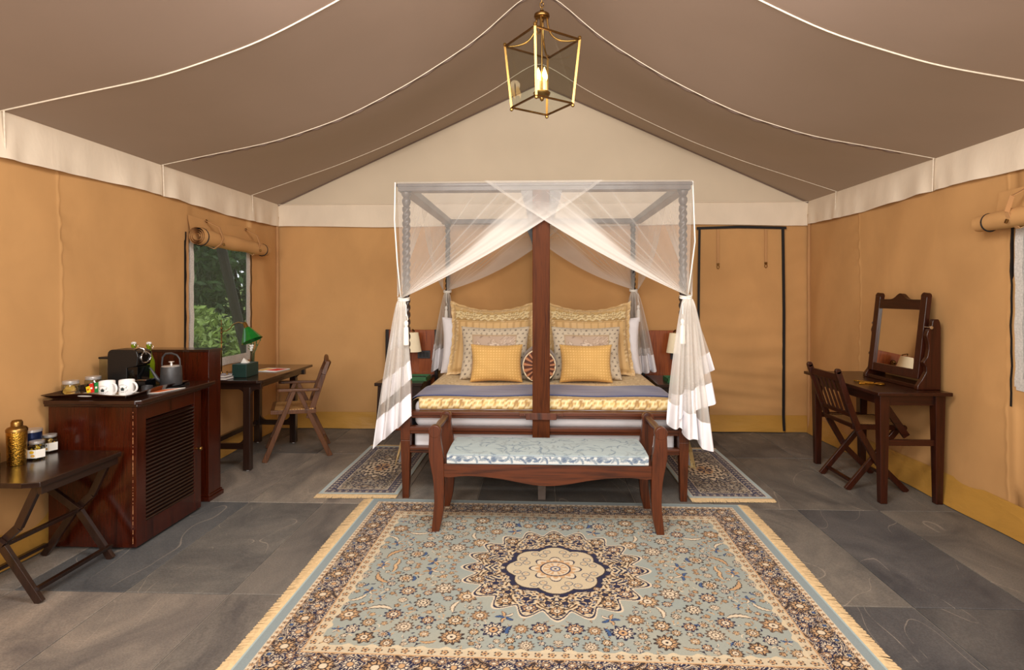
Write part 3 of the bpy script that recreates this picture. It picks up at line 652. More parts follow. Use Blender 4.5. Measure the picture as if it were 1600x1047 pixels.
# ------------------------------------------------------------------ bed
BX = .033; F = 3.89; B = 5.70; HW = .9425
bed = root('canopy_bed', 'dark wooden four poster bed with twisted posts and a thick centre post at its foot', 'bed', (BX, 4.8, 0))
def twist(x, y, z0, z1, R, mt):
    g = MB(); n = 14; rs_ = []; m = int((z1-z0-.16)/.006); v = []
    zz = lsp(z0+.06, z1-.10, m)
    for z in zz:
        for k in range(n):
            t = 2*PI*k/n; r = R*(1+.20*cos(3*t-z*2*PI/.05*1)); v.append((x+r*cos(t), y+r*sin(t), z))
    f = [(i*n+k, i*n+(k+1) % n, (i+1)*n+(k+1) % n, (i+1)*n+k) for i in range(m-1) for k in range(n)]; g.add(v, f)
    g.lathe([(R*1.1, z0), (R*1.35, z0+.02), (R*.9, z0+.045), (R*1.2, z0+.065)], (x, y, 0), 14)
    g.lathe([(R*1.2, z1-.105), (R*.8, z1-.095), (R*1.25, z1-.07), (R*1.25, z1-.05), (R*.85, z1-.035), (R*1.4, z1-.015), (R*1.4, z1)], (x, y, 0), 14)
    return obj(g, 'post', mt, bed, smooth=60)
for sx in (-1, 1):
    x = BX+sx*HW
    g = MB(); g.bar((x, F, 0), (x, F, .40), .044, .044, .066, .066); g.box(x-.033, F-.033, .40, x+.033, F+.033, .80); obj(g, 'leg', M_maho, bed, bevel=.003); twist(x, F, .80, 2.095, .024, M_beamZ)
    xb = BX-.02+sx*.925
    g = MB(); g.box(xb-.028, B-.028, 0, xb+.028, B+.028, .95); obj(g, 'leg', M_black, bed, bevel=.003); twist(xb, B, .95, 2.095, .022, M_black)
    g = MB(); g.box(x-.02, F+.03, .30, x+.02, B-.03, .42); obj(g, 'side_rail', M_mahoD, bed, bevel=.003)
    g = MB(); g.box(x-.04*(1 if sx < 0 else 1), F-.01, 2.095, x+.04, B+.0, 2.145); obj(g, 'canopy_beam', M_beamY, bed, bevel=.004)
g = MB(); g.box(BX-.99, F-.045, 2.098, BX+.985, F+.045, 2.145); g.box(BX-1.0, F-.052, 2.128, BX+.995, F+.052, 2.150); obj(g, 'canopy_beam', M_beam, bed, bevel=.004)
g = MB(); g.box(BX-1.0, B-.04, 2.098, BX+.97, B+.04, 2.145); obj(g, 'canopy_beam', M_beam, bed, bevel=.004)
g = MB(); g.box(-.105, F+.03, 2.10, .15, B-.03, 2.135); obj(g, 'canopy_beam', M_beamY, bed, bevel=.004)
g = MB(); g.box(-.041, F-.058, .42, .076, F+.058, 2.10); obj(g, 'centre_post', wood('centre_post_wood', (60, 26, 8), (112, 56, 20), .55, coat=0), bed, bevel=.004)
g = MB(); g.prism([(-.041, 1.87), (-.041, 2.10), (-.12, 2.10), (-.10, 2.02), (-.06, 1.90)], F-.04, F+.04); obj(g, 'bracket', M_beamZ, bed); g = MB(); g.prism([(.076, 1.87), (.095, 1.90), (.14, 2.02), (.16, 2.10), (.076, 2.10)], F-.04, F+.04); obj(g, 'bracket', M_beamZ, bed)
g = MB(); g.box(-.06, B-.04, .4, .04, B+.04, 2.1); g.prism([(-.06, 1.88), (-.06, 2.1), (-.14, 2.1), (-.08, 1.95)], B-.035, B+.035); obj(g, 'centre_post', M_black, bed)
g = MB(); g.bar((.022, F+.01, 0), (.022, F+.01, .42), .05, .05, .06, .06); obj(g, 'leg', plain('weathered_leg', (104, 92, 84), .7), bed)
for z0, z1, d in ((.553, .598, .032), (.443, .492, .024), (.313, .355, .024)):
    g = MB(); g.box(BX-HW+.03, F-d, z0, BX+HW-.03, F+d, z1)
    g.box(BX-HW+.03, F-d-.010, z0+(z1-z0)*.45, BX+HW-.03, F-d, z1-.002); obj(g, 'foot_rail', M_mahoY, bed, bevel=.003)
g = MB(); g.box(-.085, F-.075, .555, .12, F-.03, .60); g.box(-.13, F-.062, .575, .165, F-.03, .597)
for x in (-.11, -.095, .13, .145): g.lathe([(.005, 0), (.005, .006)], (x, F-.066, .585), 8, 'y')
obj(g, 'bracket', M_maho, bed, bevel=.003)
def rbox(x0, y0, z0, x1, y1, z1, r=.04, n=5):
    g = MB(); us = []
    def ax(a, b): return [a+r*(1-cos(PI/2*i/n)) for i in range(n+1)]+[(a+b)/2]+[b-r*(1-cos(PI/2*i/n)) for i in range(n, -1, -1)]
    A = ax(x0, x1); Bq = ax(y0, y1); Cq = ax(z0, z1)
    def cl(x, y, z):
        c = Vector((min(max(x, x0+r), x1-r), min(max(y, y0+r), y1-r), min(max(z, z0+r), z1-r))); d = Vector((x, y, z))-c
        return tuple(c+d.normalized()*r) if d.length > 1e-6 else (x, y, z)
    for X in (x0, x1): g.surf(lambda a, b: cl(X, a, b), Bq, Cq)
    for X in (y0, y1): g.surf(lambda a, b: cl(a, X, b), A, Cq)
    for X in (z0, z1): g.surf(lambda a, b: cl(a, b, X), A, Bq)
    return g
mt_ = root('mattress', 'white sheeted mattress and box base showing between the foot rails', 'mattress', (BX, 4.8, .3))
obj(rbox(BX-.90, F+.045, .47, BX+.90, B-.04, .655, .05), 'mattress_top', M_whitec, mt_, smooth=180)
obj(rbox(BX-.90, F+.05, .31, BX+.90, B-.04, .475, .03), 'base', M_whitec, mt_, smooth=180)
# white sheet drop at the sides
def dropsheet(z_lo, flare, mat, name, label, y0, amp, seed):
    pass
# bedspread ------------------------------------------------------
def damask(u, v, k, c1, c2, c3):
    g_ = np.sin(u*k+1.8*np.sin(v*k*.5))*np.sin(v*k*.8+1.5*np.sin(u*k*.6))+.5*np.sin(u*k*2.1+2*np.cos(v*k*1.7))
    o = np.empty(u.shape+(3,), dtype=np.float32); o[:] = lin(c1); o[g_ > .35] = lin(c2); o[np.abs(g_-.35) < .1] = lin(c3); o[(g_ > .8)] = lin(c1); return o
ss = [-1.42+.011*i for i in range(259)]
ys = [(F+.030, .602), (F+.022, .615), (F+.018, .632), (F+.022, .650), (F+.034, .664), (F+.052, .671)]
yy = []
def spread_pt(s, j):
    a = abs(s); sg = 1 if s > 0 else -1; c = .855; r = .10
    if a < c: x, z = a, .672
    elif a < c+r*PI/2: t = (a-c)/r; x, z = c+r*sin(t), .672-r*(1-cos(t))
    else: q = a-c-r*PI/2; x, z = c+r+q*.24, .572-q*.97
    y, zf = (ys[j][0], ys[j][1]) if j < len(ys) else (ys[-1][0]+(j-len(ys)+1)*.0155, .672)
    low = max(0, .572-z)
    if a < .87:
        z = zf+(z-.672)+(.005*sin(x*9+y*5)*sin(y*8) if j >= len(ys) else .002*sin(x*23))
    else:
        y = max(y, F+.06)+low*.25*(1-min(1, (y-F)/.6)); x += .022*sin(y*19+s)*min(1, low*4)+.012*sin(y*47)*low*2
        z += .02*sin(y*6)*low*2
    return (BX+sg*x, y, max(z, .075))
nj = len(ys)+106
g = MB(); g.surf(lambda s, j: spread_pt(s, int(j)), ss, list(range(nj))); sp = obj(g, 'bedspread', M_fab, smooth=180, loc=(BX, 4.8, .67))
U, V = np.meshgrid(np.array(ss), np.array([ -.07+.014*j if j < 6 else (j-5)*.0155 for j in range(nj)]))
c = damask(U, V, 34, (216, 190, 142), (232, 212, 168), (180, 150, 104)); c2 = damask(U, V*2.2, 46, (200, 168, 108), (230, 208, 158), (128, 98, 62))
fr_ = (V < .012); c[fr_] = c2[fr_]; st_ = (V >= .012) & (V < .07); c[st_] = lin((206, 170, 108)); c[(V > .03) & (V < .036)] = lin((190, 146, 84))
def lace(s, v, p):      # interlaced cream ribbons on gold, v in 0..1
    o = np.empty(s.shape+(3,), dtype=np.float32); o[:] = lin((206, 172, 108)); a = s/p*2*PI
    g_ = np.sin(a*5+2*np.sin(v*14))*np.sin(v*26+a); o[g_ > .55] = lin((178, 142, 86))
    for ph, am in ((0, .34), (PI, .34), (PI/2, .20), (3*PI/2, .20)):
        d = np.abs(v-.5-am*np.sin(a+ph)); o[d < .115] = lin((164, 130, 84)); 
    for ph, am in ((0, .34), (PI, .34), (PI/2, .20), (3*PI/2, .20)):
        d = np.abs(v-.5-am*np.sin(a+ph)); o[d < .07] = lin((236, 216, 168))
    ls = ((s/p*2) % 1-.5)/2*p; q = np.hypot(ls/p*3.0, v-.5); o[q < .16] = lin((164, 130, 84)); o[q < .12] = lin((228, 200, 142)); o[q < .04] = lin((164, 130, 84))
    o[(v < .06) | (v > .94)] = lin((160, 124, 72)); return o
c2 = lace(U, np.clip((V+.07)/.085, 0, 1), .15); c[fr_] = c2[fr_]
ed = np.abs(U) > 1.0; c3 = damask(U, V, 40, (218, 188, 128), (236, 214, 160), (170, 138, 88)); c[ed] = c3[ed]
setcol(sp, c); tag(sp, 'gold damask bedspread covering the bed and hanging down its sides', 'bedspread')
g = MB(); nr = 60
def run_pt(s, y):
    a = abs(s); x = a if a < .86 else .86+.10*sin(min(PI/2, (a-.86)/.1)); z = .680 if a < .86 else .680-.11*(1-cos(min(PI/2, (a-.86)/.1)))-max(0, a-.86-.157)
    if a > .86: x += .012
    e = .005*sin(x*9+y*5)*sin(y*8) if a < .87 else 0; w = .02*sin(s*2.4+1)
    return (BX+(x if s > 0 else -x), y+w, z+e-(.004 if y < F+.135 or y > F+.60 else 0))
g.surf(run_pt, lsp(-1.22, 1.22, 120), [F+.130, F+.136]+lsp(F+.16, F+.58, 24)+[F+.604, F+.61]); rn = obj(g, 'bed_runner', M_silk, smooth=180, loc=(BX, F+.35, .68))
nv = len(rn.data.vertices); cc = np.empty((nv, 3)); xs_ = np.array([v.co.x for v in rn.data.vertices]); ys_ = np.array([v.co.y for v in rn.data.vertices])
n_ = (.5+.5*np.sin(ys_*60+2*np.sin(xs_*2))*np.sin(xs_*5))[:, None]; cc[:] = np.array(lin((50, 64, 114)))*(1-n_)+np.array(lin((66, 84, 138)))*n_; setcol(rn, cc)
tag(rn, 'dark blue satin runner laid across the foot of the bed', 'runner')
# side sheets under the spread
for sx, wd_ in ((-1, 'left'), (1, 'right')):
    g = MB(); g.surf(lambda y, v: (BX+sx*(.972+.045*v+.012*sin(y*26)*v), y+.05*v*(1-min(1, (y-F)/.5)), .50-.30*v), lsp(F+.07, B-.1, 60), lsp(0, 1, 8))
    tag(obj(g, 'bed_sheet', M_whitec, smooth=180, loc=(BX+sx*.97, 4.8, .5)), 'white sheet edge hanging beside the %s foot post of the bed' % wd_, 'sheet', 'sheet edges hanging at the bed sides')

# ------------------------------------------------------------------ pillows
def pillow(name, label, cat, cx, y0, z0, w, h, t, tilt, paint, mat, gr=None, n=40, pinch=.07, flange=0, yaw=0, roll=0, topdip=.0):
    g = MB(); us = lsp(-1, 1, n); c, s = cos(tilt), sin(tilt)
    loc = Vector((cx, y0, z0)); pts = {}
    def P(u, v, side):
        k = max(0, 1-u**6)**.5*max(0, 1-v**6)**.5; th = t/2*(k**1.0)*(1-.45*(u*u+v*v)/2-.1*u*u)
        if flange:
            q = max(abs(u), abs(v)); th *= 1 if q < 1-flange else max(0, (1-q)/flange)*.3+.0
            th = max(th, .004)
        th += .0035*sin(u*7+v*3)*sin(v*6+1)*k
        x = w/2*u*(1-pinch*cos(v*PI/2)); y = h/2*v*(1-pinch*cos(u*PI/2))+(topdip*(u*u-1) if v > 0 else 0)*v
        if flange: y += .004*sin(u*26)*max(0, abs(v)-.85)*5; x += .004*sin(v*26)*max(0, abs(u)-.85)*5
        x, y = x*cos(roll)-y*sin(roll), x*sin(roll)+y*cos(roll)
        yy = y+h/2; d = side*th
        p = Vector((x, -d*c+yy*s*1.0, yy*c+d*s*-1*0+d*s)); p = Matrix.Rotation(yaw, 3, 'Z') @ p
        return tuple(loc+p)
    g.surf(lambda u, v: P(u, v, 1), us, us); g.surf(lambda u, v: P(u, v, -1), us, us)
    o = obj(g, name, mat, smooth=180, loc=(cx, y0, z0)); tag(o, label, cat, gr)
    if paint:
        U, V = np.meshgrid(np.array(us), np.array(us)); col = paint(U, V); setcol(o, np.concatenate([col.reshape(-1, 3)]*2))
    return o
def p_gold(U, V):
    o = np.empty(U.shape+(3,)); o[:] = lin((220, 184, 128)); st = np.sin(U*38) > .75; o[st] = lin((196, 158, 104))
    b = damask(U*.36, V*.33, 44, (208, 174, 120), (226, 200, 154), (184, 150, 102)); m = (V > .42) | (np.abs(U) > .82); o[m] = b[m]; lc = lace(U*.38, np.clip((V-.45)/.32, 0, 1), .125); m = (V > .45) & (V < .77) & (np.abs(U) < .86); o[m] = lc[m]*.92; m = (V > .40) & (V < .43) & (np.abs(U) < .8); o[m] = lin((188, 150, 92)); return o
def p_beige(U, V):
    b = damask(U*.26, V*.22, 42, (182, 158, 136), (206, 186, 164), (146, 122, 102)); f = (np.abs(U) > .66) | (V > .62)
    o = b.copy(); g_ = (np.abs(((U*6.5+.5*np.floor(V*6.5)) % 1)-.5)*1.5+np.abs(((V*6.5) % 1)-.5)); o[f] = lin((206, 192, 168)); o[f & (g_ < .30)] = lin((104, 90, 82)); o[f & (g_ < .13)] = lin((196, 180, 152))
    m = ((np.abs(np.abs(U)-.66) < .02) & (V < .64)) | ((np.abs(V-.62) < .025) & (np.abs(U) < .68)); o[m] = lin((176, 150, 116)); return o
def p_yel(U, V):
    o = np.empty(U.shape+(3,)); o[:] = lin((206, 162, 94)); m = (np.sin(U*58) > .2) & (np.sin(V*42) > .2); o[m] = lin((224, 184, 116)); return o
def p_silv(U, V): return damask(U*.3, V*.2, 52, (192, 164, 140), (216, 196, 172), (150, 124, 104))
for sx, sd in ((-1, 'left'), (1, 'right')):
    c0 = -.42 if sx < 0 else .45
    pillow('pillow', 'white sleeping pillow at the back of the bed, %s half, outer side' % sd, 'pillow', c0+sx*.18, 5.20, .67, .60, .52, .16, .18, None, M_whitec, 'white sleeping pillows')
    pillow('pillow', 'white sleeping pillow behind the gold cushion, %s half of the bed, inner side' % sd, 'pillow', c0-sx*.16, 5.33, .67, .50, .48, .14, .14, None, M_whitec, 'white sleeping pillows')
    pillow('cushion', 'large gold striped square cushion with fringed damask top on the %s half of the bed' % sd, 'cushion', c0+sx*.0, 5.04, .675, .80, .70, .24, .34, p_gold, M_silk, 'large gold cushions', n=72, pinch=.085, flange=.09, topdip=.065)
    pillow('cushion', 'beige patterned cushion with diamond border in the middle row, %s half of the bed' % sd, 'cushion', c0+(.045 if sx < 0 else -.045), 4.80, .675, .59, .46, .19, .28, p_beige, M_silk, 'beige patterned cushions', n=72, pinch=.08)
    pillow('cushion', 'small yellow waffle cushion in the front row, %s half of the bed' % sd, 'cushion', c0+(.075 if sx < 0 else -.065), 4.63, .68, .43, .31, .17, .2, p_yel, M_fab, 'small yellow cushions', n=72, pinch=.08)
bo = root('bolster', 'round brown bolster with pleated end standing between the yellow cushions behind the centre post', 'cushion', (.005, 4.6, .81))
R = .132; g = MB(); g.lathe([(R*.97, 0), (R*1.03, .015), (R*1.11, .07), (R*1.14, .2), (R*1.06, .37), (R*.9, .40), (0, .40)], (.005, 4.66, .81), 36, 'y', M=Matrix.Rotation(PI, 3, 'X')); obj(g, 'cover', M_umber, bo, smooth=60)
g = MB(); g.tube([(.005+R*cos(a), 4.655, .81+R*sin(a)) for a in lsp(0, 2*PI, 40)], .006, 6); obj(g, 'piping', M_piping, bo, smooth=180)
n = 34; P_ = []; cl_ = []
g = MB()
for i, q in enumerate(lsp(0, 1, 8)):
    for k_ in range(n*4):
        t = 2*PI*k_/(n*4); r = R*(.08+.9*q); h_ = .022*q*(1-q)*3+.010*sin(n*t*.5+sin(t*3))*min(1, q*3); P_.append((.005+r*cos(t), 4.655-h_-.004, .81+r*sin(t))); cl_.append(lin((184, 124, 86)) if sin(n*t*.5+sin(t*3)) > .1 else lin((88, 44, 26)))
g.add(P_, [(i*n*4+k_, i*n*4+(k_+1) % (n*4), (i+1)*n*4+(k_+1) % (n*4), (i+1)*n*4+k_) for i in range(7) for k_ in range(n*4)]); o = obj(g, 'pleated_end', M_silk, bo, smooth=180); setcol(o, cl_)
g = MB(); g.lathe([(0, -.016), (.010, -.013), (.013, -.004), (.012, 0)], (.005, 4.648, .81), 14, 'y', M=Matrix.Rotation(PI, 3, 'X')); obj(g, 'button', M_piping, bo, smooth=180)

# ------------------------------------------------------------------ mosquito net
net = root('mosquito_net', 'white sheer net draped over the bed canopy and tied back at the posts', 'net', (BX, 4.8, 1.4))
def sheet(name, fn, dn, nu, nv, parent=net, mat=None):
    g = MB(); us, vs = lsp(0, 1, nu), lsp(0, 1, nv); g.surf(fn, us, vs); o = obj(g, name, mat or M_net, parent, smooth=180, recalc=False)
    setval(o, [min(.97, dn(a, b)) for b in vs for a in us]); return o
sheet('top_panel', lambda u, v: (BX+(-1.0+2.0*u)*.985, F-.05+(B+.04-F+.05)*v, 2.158-.028*sin(PI*u)*sin(PI*v)+.003*sin(u*17)), lambda u, v: .22+.05*(.5+.5*sin(u*40+v*9)), 60, 30)
def swag(A, Bp, T, nrm, sag, nf, seed, dens0=.25, dmax=.80, bs=1):
    A, Bp, T, nrm = Vector(A), Vector(Bp), Vector(T), Vector(nrm)
    def fn(u, v):
        top = A.lerp(Bp, u); p = top.lerp(T, v); amp = (.0015+.006*u*u)*(1-v)*min(1, v*5)+.003*v
        # cloth bunches toward the free edge
        p += nrm*(amp*sin(u*nf*2*PI+seed+.8*sin(v*3))+.012+.03*u*sin(PI*v)+.016*v); p.z -= sag*u*u*sin(PI*v)**.9; return tuple(p)
    def dn(u, v):
        fold = .5+.5*sin(u*nf*2*PI*1.0+seed+1+.8*sin(v*3)); b = (dens0+.03*fold)*(1-.45*sst(.55, .7, u)*(1-sst(.2, .5, v))); w = .30*(1-v)+.10
        band = sst(1-w-.05, 1-w*.7, u)*(.10+.60*sst(.10, .45, v)); band += .12*math.exp(-((u-.985)/.012)**2); st = 0
        for q, a in ((.42, .10), (.55, .14), (.63, .10), (.70, .20), (.76, .12)): st += a*math.exp(-((u-q)/.008)**2)
        return min(dmax+.12*v, b+band*bs+st*sst(0, .2, v)+.40*sst(.55, .97, v)*sst(.35, .85, u)+.3*v**5)
    return sheet('swag', fn, dn, 110, 36)
FT = {-1: (BX-HW-.015, F-.05, 1.37), 1: (BX+HW+.015, F-.05, 1.385)}
BT = {-1: (BX-.02-.93, B-.03, 1.43), 1: (BX-.02+.93, B-.03, 1.44)}
zt = 2.155
for sx in (-1, 1):
    swag((BX+sx*.99, F-.058, zt), (BX-sx*.40, F-.058, zt+.006), FT[sx], (0, -1, 0), .05, 9, sx, .20)
    swag((BX+sx*.97, B+.04, zt), (BX-sx*.30, B+.04, zt), BT[sx], (0, -.3, 0), .10, 7, sx+2, .22, .55, .6)
    xs0 = BX+sx*1.0
    swag((xs0, F-.04, zt), (xs0-sx*.01, F+1.12, zt), (FT[sx][0]+sx*.012, F-.02, 1.38), (sx, 0, 0), .08, 7, 1, .22, .7, .8)
    swag((xs0-sx*.02, B+.02, zt), (xs0-sx*.02, F+.70, zt), (BT[sx][0]+sx*.012, B-.02, 1.44), (sx, 0, 0), .08, 7, 4, .22, .6, .7)
def drape(T, sx, z1, w0, w1, lean, yl, hem, nf, seed, dens=.55, cut=0, ysp=.05):
    T = Vector(T); zt_ = T.z-.02
    def fn(u, v):
        w = (w0+(w1-w0)*v**.75); uu = (u-.5); z = zt_+(z1-zt_)*v+cut*uu*v
        x = T.x+sx*(lean*v**.8)+uu*w*(1 if sx > 0 else -1); ph = u*nf*2*PI+seed
        y = T.y-.012+yl*v+ysp*(.25+.75*v)*sin(ph+.5*sin(v*4))+ .02*sin(ph*2.3)*v
        x += .012*cos(ph+.5*sin(v*4))*v
        return (x, y, z+.012*sin(ph+1)*v)
    def dn(u, v): return max(dens*(1.25-.5*v)+.16*(.5+.5*cos(u*nf*2*PI+seed+.5)), .3)
    hv = 1-hem/(zt_-z1)
    d = sheet('drape', lambda u, v: fn(u, v*hv), lambda u, v: dn(u, v*hv)+.45*(1-sst(0, .15, v)), 72, 30)
    g = MB(); us = lsp(0, 1, 72); g.surf(lambda u, v: fn(u, v), us, lsp(hv-.004, 1, 6)); h = obj(g, 'hem', M_whitec, d, smooth=180, recalc=False); return d
# front posts
T = FT[-1]; drape(T, -1, .47, .05, .24, .055, -.04, .17, 2.6, 0, .60, cut=-.20, ysp=.035); drape((T[0], T[1]-.03, T[2]), -1, .74, .05, .19, .035, .02, .14, 2.3, 1.5, .5, cut=-.16, ysp=.03)
drape((T[0], T[1]+.02, T[2]), -1, 1.04, .04, .12, .04, .0, .13, 2, .7, .5, cut=-.05, ysp=.02)
T = FT[1]; drape(T, 1, .46, .06, .30, .0, -.06, .16, 2.8, 2, .60, cut=-.20, ysp=.035); drape((T[0], T[1]-.04, T[2]), 1, .62, .05, .30, .02, .02, .15, 3, .5, .45, cut=.12, ysp=.035)
drape((T[0], T[1]+.09, T[2]), 1, .80, .05, .20, .10, .06, .14, 2.4, 3.1, .4, cut=.16)
T = BT[-1]; drape(T, -1, .66, .05, .28, .02, -.05, .20, 4, 1, .42, cut=-.06); drape((T[0], T[1]+.05, T[2]), -1, .72, .05, .20, .07, .02, .16, 3, 2, .4)
T = BT[1]; drape(T, 1, .62, .06, .36, .02, -.05, .17, 4.5, 2, .42, cut=.06); drape((T[0], T[1]+.05, T[2]), 1, .70, .05, .30, .03, .02, .16, 3, 0, .4)
for T, s, tx in ((FT[-1], 1, .035), (FT[1], 1, -.04), (BT[-1], .9, -.0), (BT[1], .9, .035)):
    T = Vector(T); g = MB()
    for dz in (0, .012): g.tube([(T.x+.036*cos(a), T.y+.036*sin(a)+.035, T.z-.012+dz+.006*sin(a)) for a in lsp(0, 2*PI, 24)], .007, 6)
    tie = obj(g, 'tie', M_piping if False else M_wpaper, net, smooth=180)
    g = MB(); x, y, z = T.x+tx, T.y-.04, T.z
    g.tube([(T.x, T.y-.005, z-.01), (x, y, z-.05), (x, y, z-.12)], .003, 6); g.tube([(x, y, z-.10), (x+.012, y, z-.14), (x, y, z-.17), (x-.012, y, z-.14), (x, y, z-.10)], .003, 6)
    g.lathe([(.004, 0), (.014, -.012), (.014, -.03), (.008, -.04), (.015, -.05), (.02, -.16), (.019, -.165), (0, -.165)], (x, y, z-.15), 18)
    obj(g, 'tassel', M_wpaper, tie, smooth=60)
g = MB(); g.tube([(BX-1.005, F-.06, zt), (BX-1.01, F-.06, 1.9), (BX-.99, F-.06, 1.6), (FT[-1][0]-.01, F-.06, 1.38)], .005, 6); obj(g, 'edge_binding', M_wpaper, net, smooth=180)
g = MB(); g.tube([(BX+1.0, F-.03, zt), (BX+1.015, F-.03, 1.75), (BX+.99, F-.03, 1.55), (FT[1][0]+.01, F-.04, 1.40)], .005, 6); obj(g, 'edge_binding', M_wpaper, net, smooth=180)

# ------------------------------------------------------------------ bench
bench = root('bench', 'dark wooden scroll arm bench with padded seat at the foot of the bed', 'bench', (.049, 3.55, 0)); CX = .0495
zl = [.586, .523, .449, .375, .30, .177, .075, 0]; xo = [-.640, -.643, -.645, -.628, -.614, -.609, -.620, -.628]; xi = [-.577, -.572, -.557, -.553, -.553, -.553, -.564, -.587]
def smooth_prof(z, x, n=30):
    z = np.array(z); x = np.array(x); zz = np.linspace(z[0], z[-1], n); o = np.argsort(z); xx = np.interp(zz, z[o], x[o]); k = np.array([.25, .5, .25]); xp = np.pad(xx, 1, 'edge')
    for _ in range(3): xx = np.convolve(np.pad(xx, 1, 'edge'), k, 'valid')
    return [(a, b) for a, b in zip(xx, zz)]
for sx in (-1, 1):
    for y, s, zc_ in ((3.31, 1, 0), (3.71, -1, 0)):
        Lp = smooth_prof(zl, [(a if s > 0 else a+.0)-0 for a in xo]); Rp = smooth_prof(zl, xi)
        Lp = [(CX+sx*-(a-CX), b) for a, b in Lp]; Rp = [(CX+sx*-(a-CX), b) for a, b in Rp]
        g = MB(); g.strip(Lp, Rp, y, y+.042)
        xc = (Lp[0][0]+Rp[0][0])/2; g.lathe([(.036, -.0), (.038, -.006), (.038, -.040), (.036, -.046)], (xc, y-.001, .592), 24, 'y', M=None if True else None)
        o = obj(g, 'leg', M_maho, bench, smooth=35, bevel=.0025)
    xc = CX+sx*.658
    g = MB(); g.lathe([(.020, 0), (.024, -.02), (.018, -.05), (.023, -.18), (.018, -.31), (.024, -.34), (.020, -.37)], (xc, 3.345, .594), 20, 'y'); obj(g, 'arm_rail', M_mahoD, bench, smooth=60)
    g = MB(); g.box(CX+sx*.603-.02, 3.35, .335, CX+sx*.603+.02, 3.72, .40); obj(g, 'seat_rail', M_mahoD, bench, bevel=.002)
for y in (3.318, 3.715):
    n = 40; top = [(CX+t*.605, .402) for t in lsp(-1, 1, n)]; bot = [(CX+t*.605, .335-.055*(math.exp(-(t/.42)**2))+(.012*math.exp(-((abs(t)-.95)/.1)**2)*-1)) for t in lsp(-1, 1, n)]
    g = MB(); g.strip(top, bot, y, y+.024); obj(g, 'apron', M_mahoY, bench, smooth=35, bevel=.002)
g = MB(); g.box(CX-.60, 3.33, .385, CX+.60, 3.73, .400); obj(g, 'seat_board', M_mahoY, bench)
cu = root('bench_cushion', 'pale blue leaf patterned box cushion on the wooden bench', 'cushion', (CX, 3.53, .40))
Wc, y0, y1, z0, z1 = .606, 3.315, 3.735, .402, .462; prof = []
for a, b in (((y1, z0), (y0+.02, z0)),): prof += [(a[0], a[1]), (b[0], b[1])]
prof = [(y1-.01, z0), (y0+.015, z0), (y0+.003, z0+.008), (y0, z0+.022), (y0-.001, z0+.036), (y0+.002, z0+.050), (y0+.012, z0+.059)]
fr0 = [(y0-.001+.004*((v-.5)**2), z0+.006+.046*v) for v in lsp(0, 1, 14)]
pf = [(y1-.01, z0), (y0+.012, z0)]+fr0+[(y0+.010+q*(y1-y0-.02), z1+.010*sin(PI*q)-.003) for q in lsp(0, 1, 60)]+[(y1, z1-.015), (y1, z0+.01), (y1-.01, z0)]
arc = [0]
for a, b in zip(pf, pf[1:]): arc.append(arc[-1]+math.hypot(a[0]-b[0], a[1]-b[1]))
nx_ = 300; us = lsp(-1, 1, nx_); g = MB()
def cpt(u, j):
    y, z = pf[int(j)]; e = sst(1, .965, abs(u)); ym = (y0+y1)/2; zm = (z0+z1)/2
    return (CX+Wc*u*(1-.03*(1-e)), ym+(y-ym)*(.965+.035*e)+(.02 if y < ym else -.03)*(1-e), zm+(z-zm)*(.78+.22*e))
g.surf(cpt, us, list(range(len(pf)))); nv = len(g.v)
g.add([cpt(-1, j) for j in range(len(pf))]+[(CX-Wc, 3.52, .43)], [(i, i+1, len(pf)) for i in range(len(pf)-1)]); g.add([cpt(1, j) for j in range(len(pf))]+[(CX+Wc, 3.52, .43)], [(i+1, i, len(pf)) for i in range(len(pf)-1)])
o = obj(g, 'cover', M_fab, cu, smooth=180)
C = Can(Wc*2, 1.0, nx_, 8, (176, 188, 188)); U = np.tile(np.array(us)*Wc, (len(pf), 1)); A_ = np.tile(np.array(arc)[:, None], (1, nx_)); C.X = U; C.Y = A_; C.C = np.empty(U.shape+(3,), dtype=np.float32)
C.C[:] = lin((170, 184, 184)); nzz = (.5+.5*np.sin(U*31+3*np.sin(A_*25))*np.sin(A_*37+2*np.sin(U*17)))[..., None]; C.C = (C.C*(1-.25*nzz)+np.array(lin((140, 156, 164)))*.25*nzz).astype(np.float32)
rs = np.random.RandomState(2); ALL = (slice(None), slice(None))
fa = arc[2]; fb_ = arc[15]; C.fill((A_ >= fa) & (A_ < fb_), (204, 208, 206))
for i in range(6):
    x0 = -Wc+.09+i*.205
    for dx, dy, l, w_, a in ((-.055, .030, .034, .010, .5), (-.03, .020, .030, .009, 2.5), (.030, .034, .034, .010, 2.7), (.050, .018, .028, .008, .3), (.085, .034, .030, .009, 1.2), (.105, .022, .026, .008, 1.9), (.0, .042, .022, .007, .1), (-.085, .044, .020, .006, 2.2)):
        leafm(C, ALL, U-(x0+dx), A_-(fa+dy), l, w_, a+rs.uniform(-.2, .2), [(122, 138, 152), (104, 120, 142), (140, 152, 162)][rs.randint(3)], (160, 172, 180))
    q = np.hypot(U-x0, (A_-fa-.026)*1.1); C.fill(q < .019, (128, 142, 156)); C.fill(q < .012, (100, 116, 138))
    C.fill((np.abs(A_-fa-.028-.012*np.sin((U-x0)*40)) < .0014) & (np.abs(U-x0) < .1), (140, 152, 162))
for i in range(190):
    leafm(C, ALL, U-rs.uniform(-Wc, Wc), A_-rs.uniform(fb_+.01, fb_+.42), rs.uniform(.022, .05), rs.uniform(.006, .012), rs.uniform(0, 6), [(134, 150, 158), (150, 162, 164), (122, 140, 152)][i % 3], (164, 176, 176))
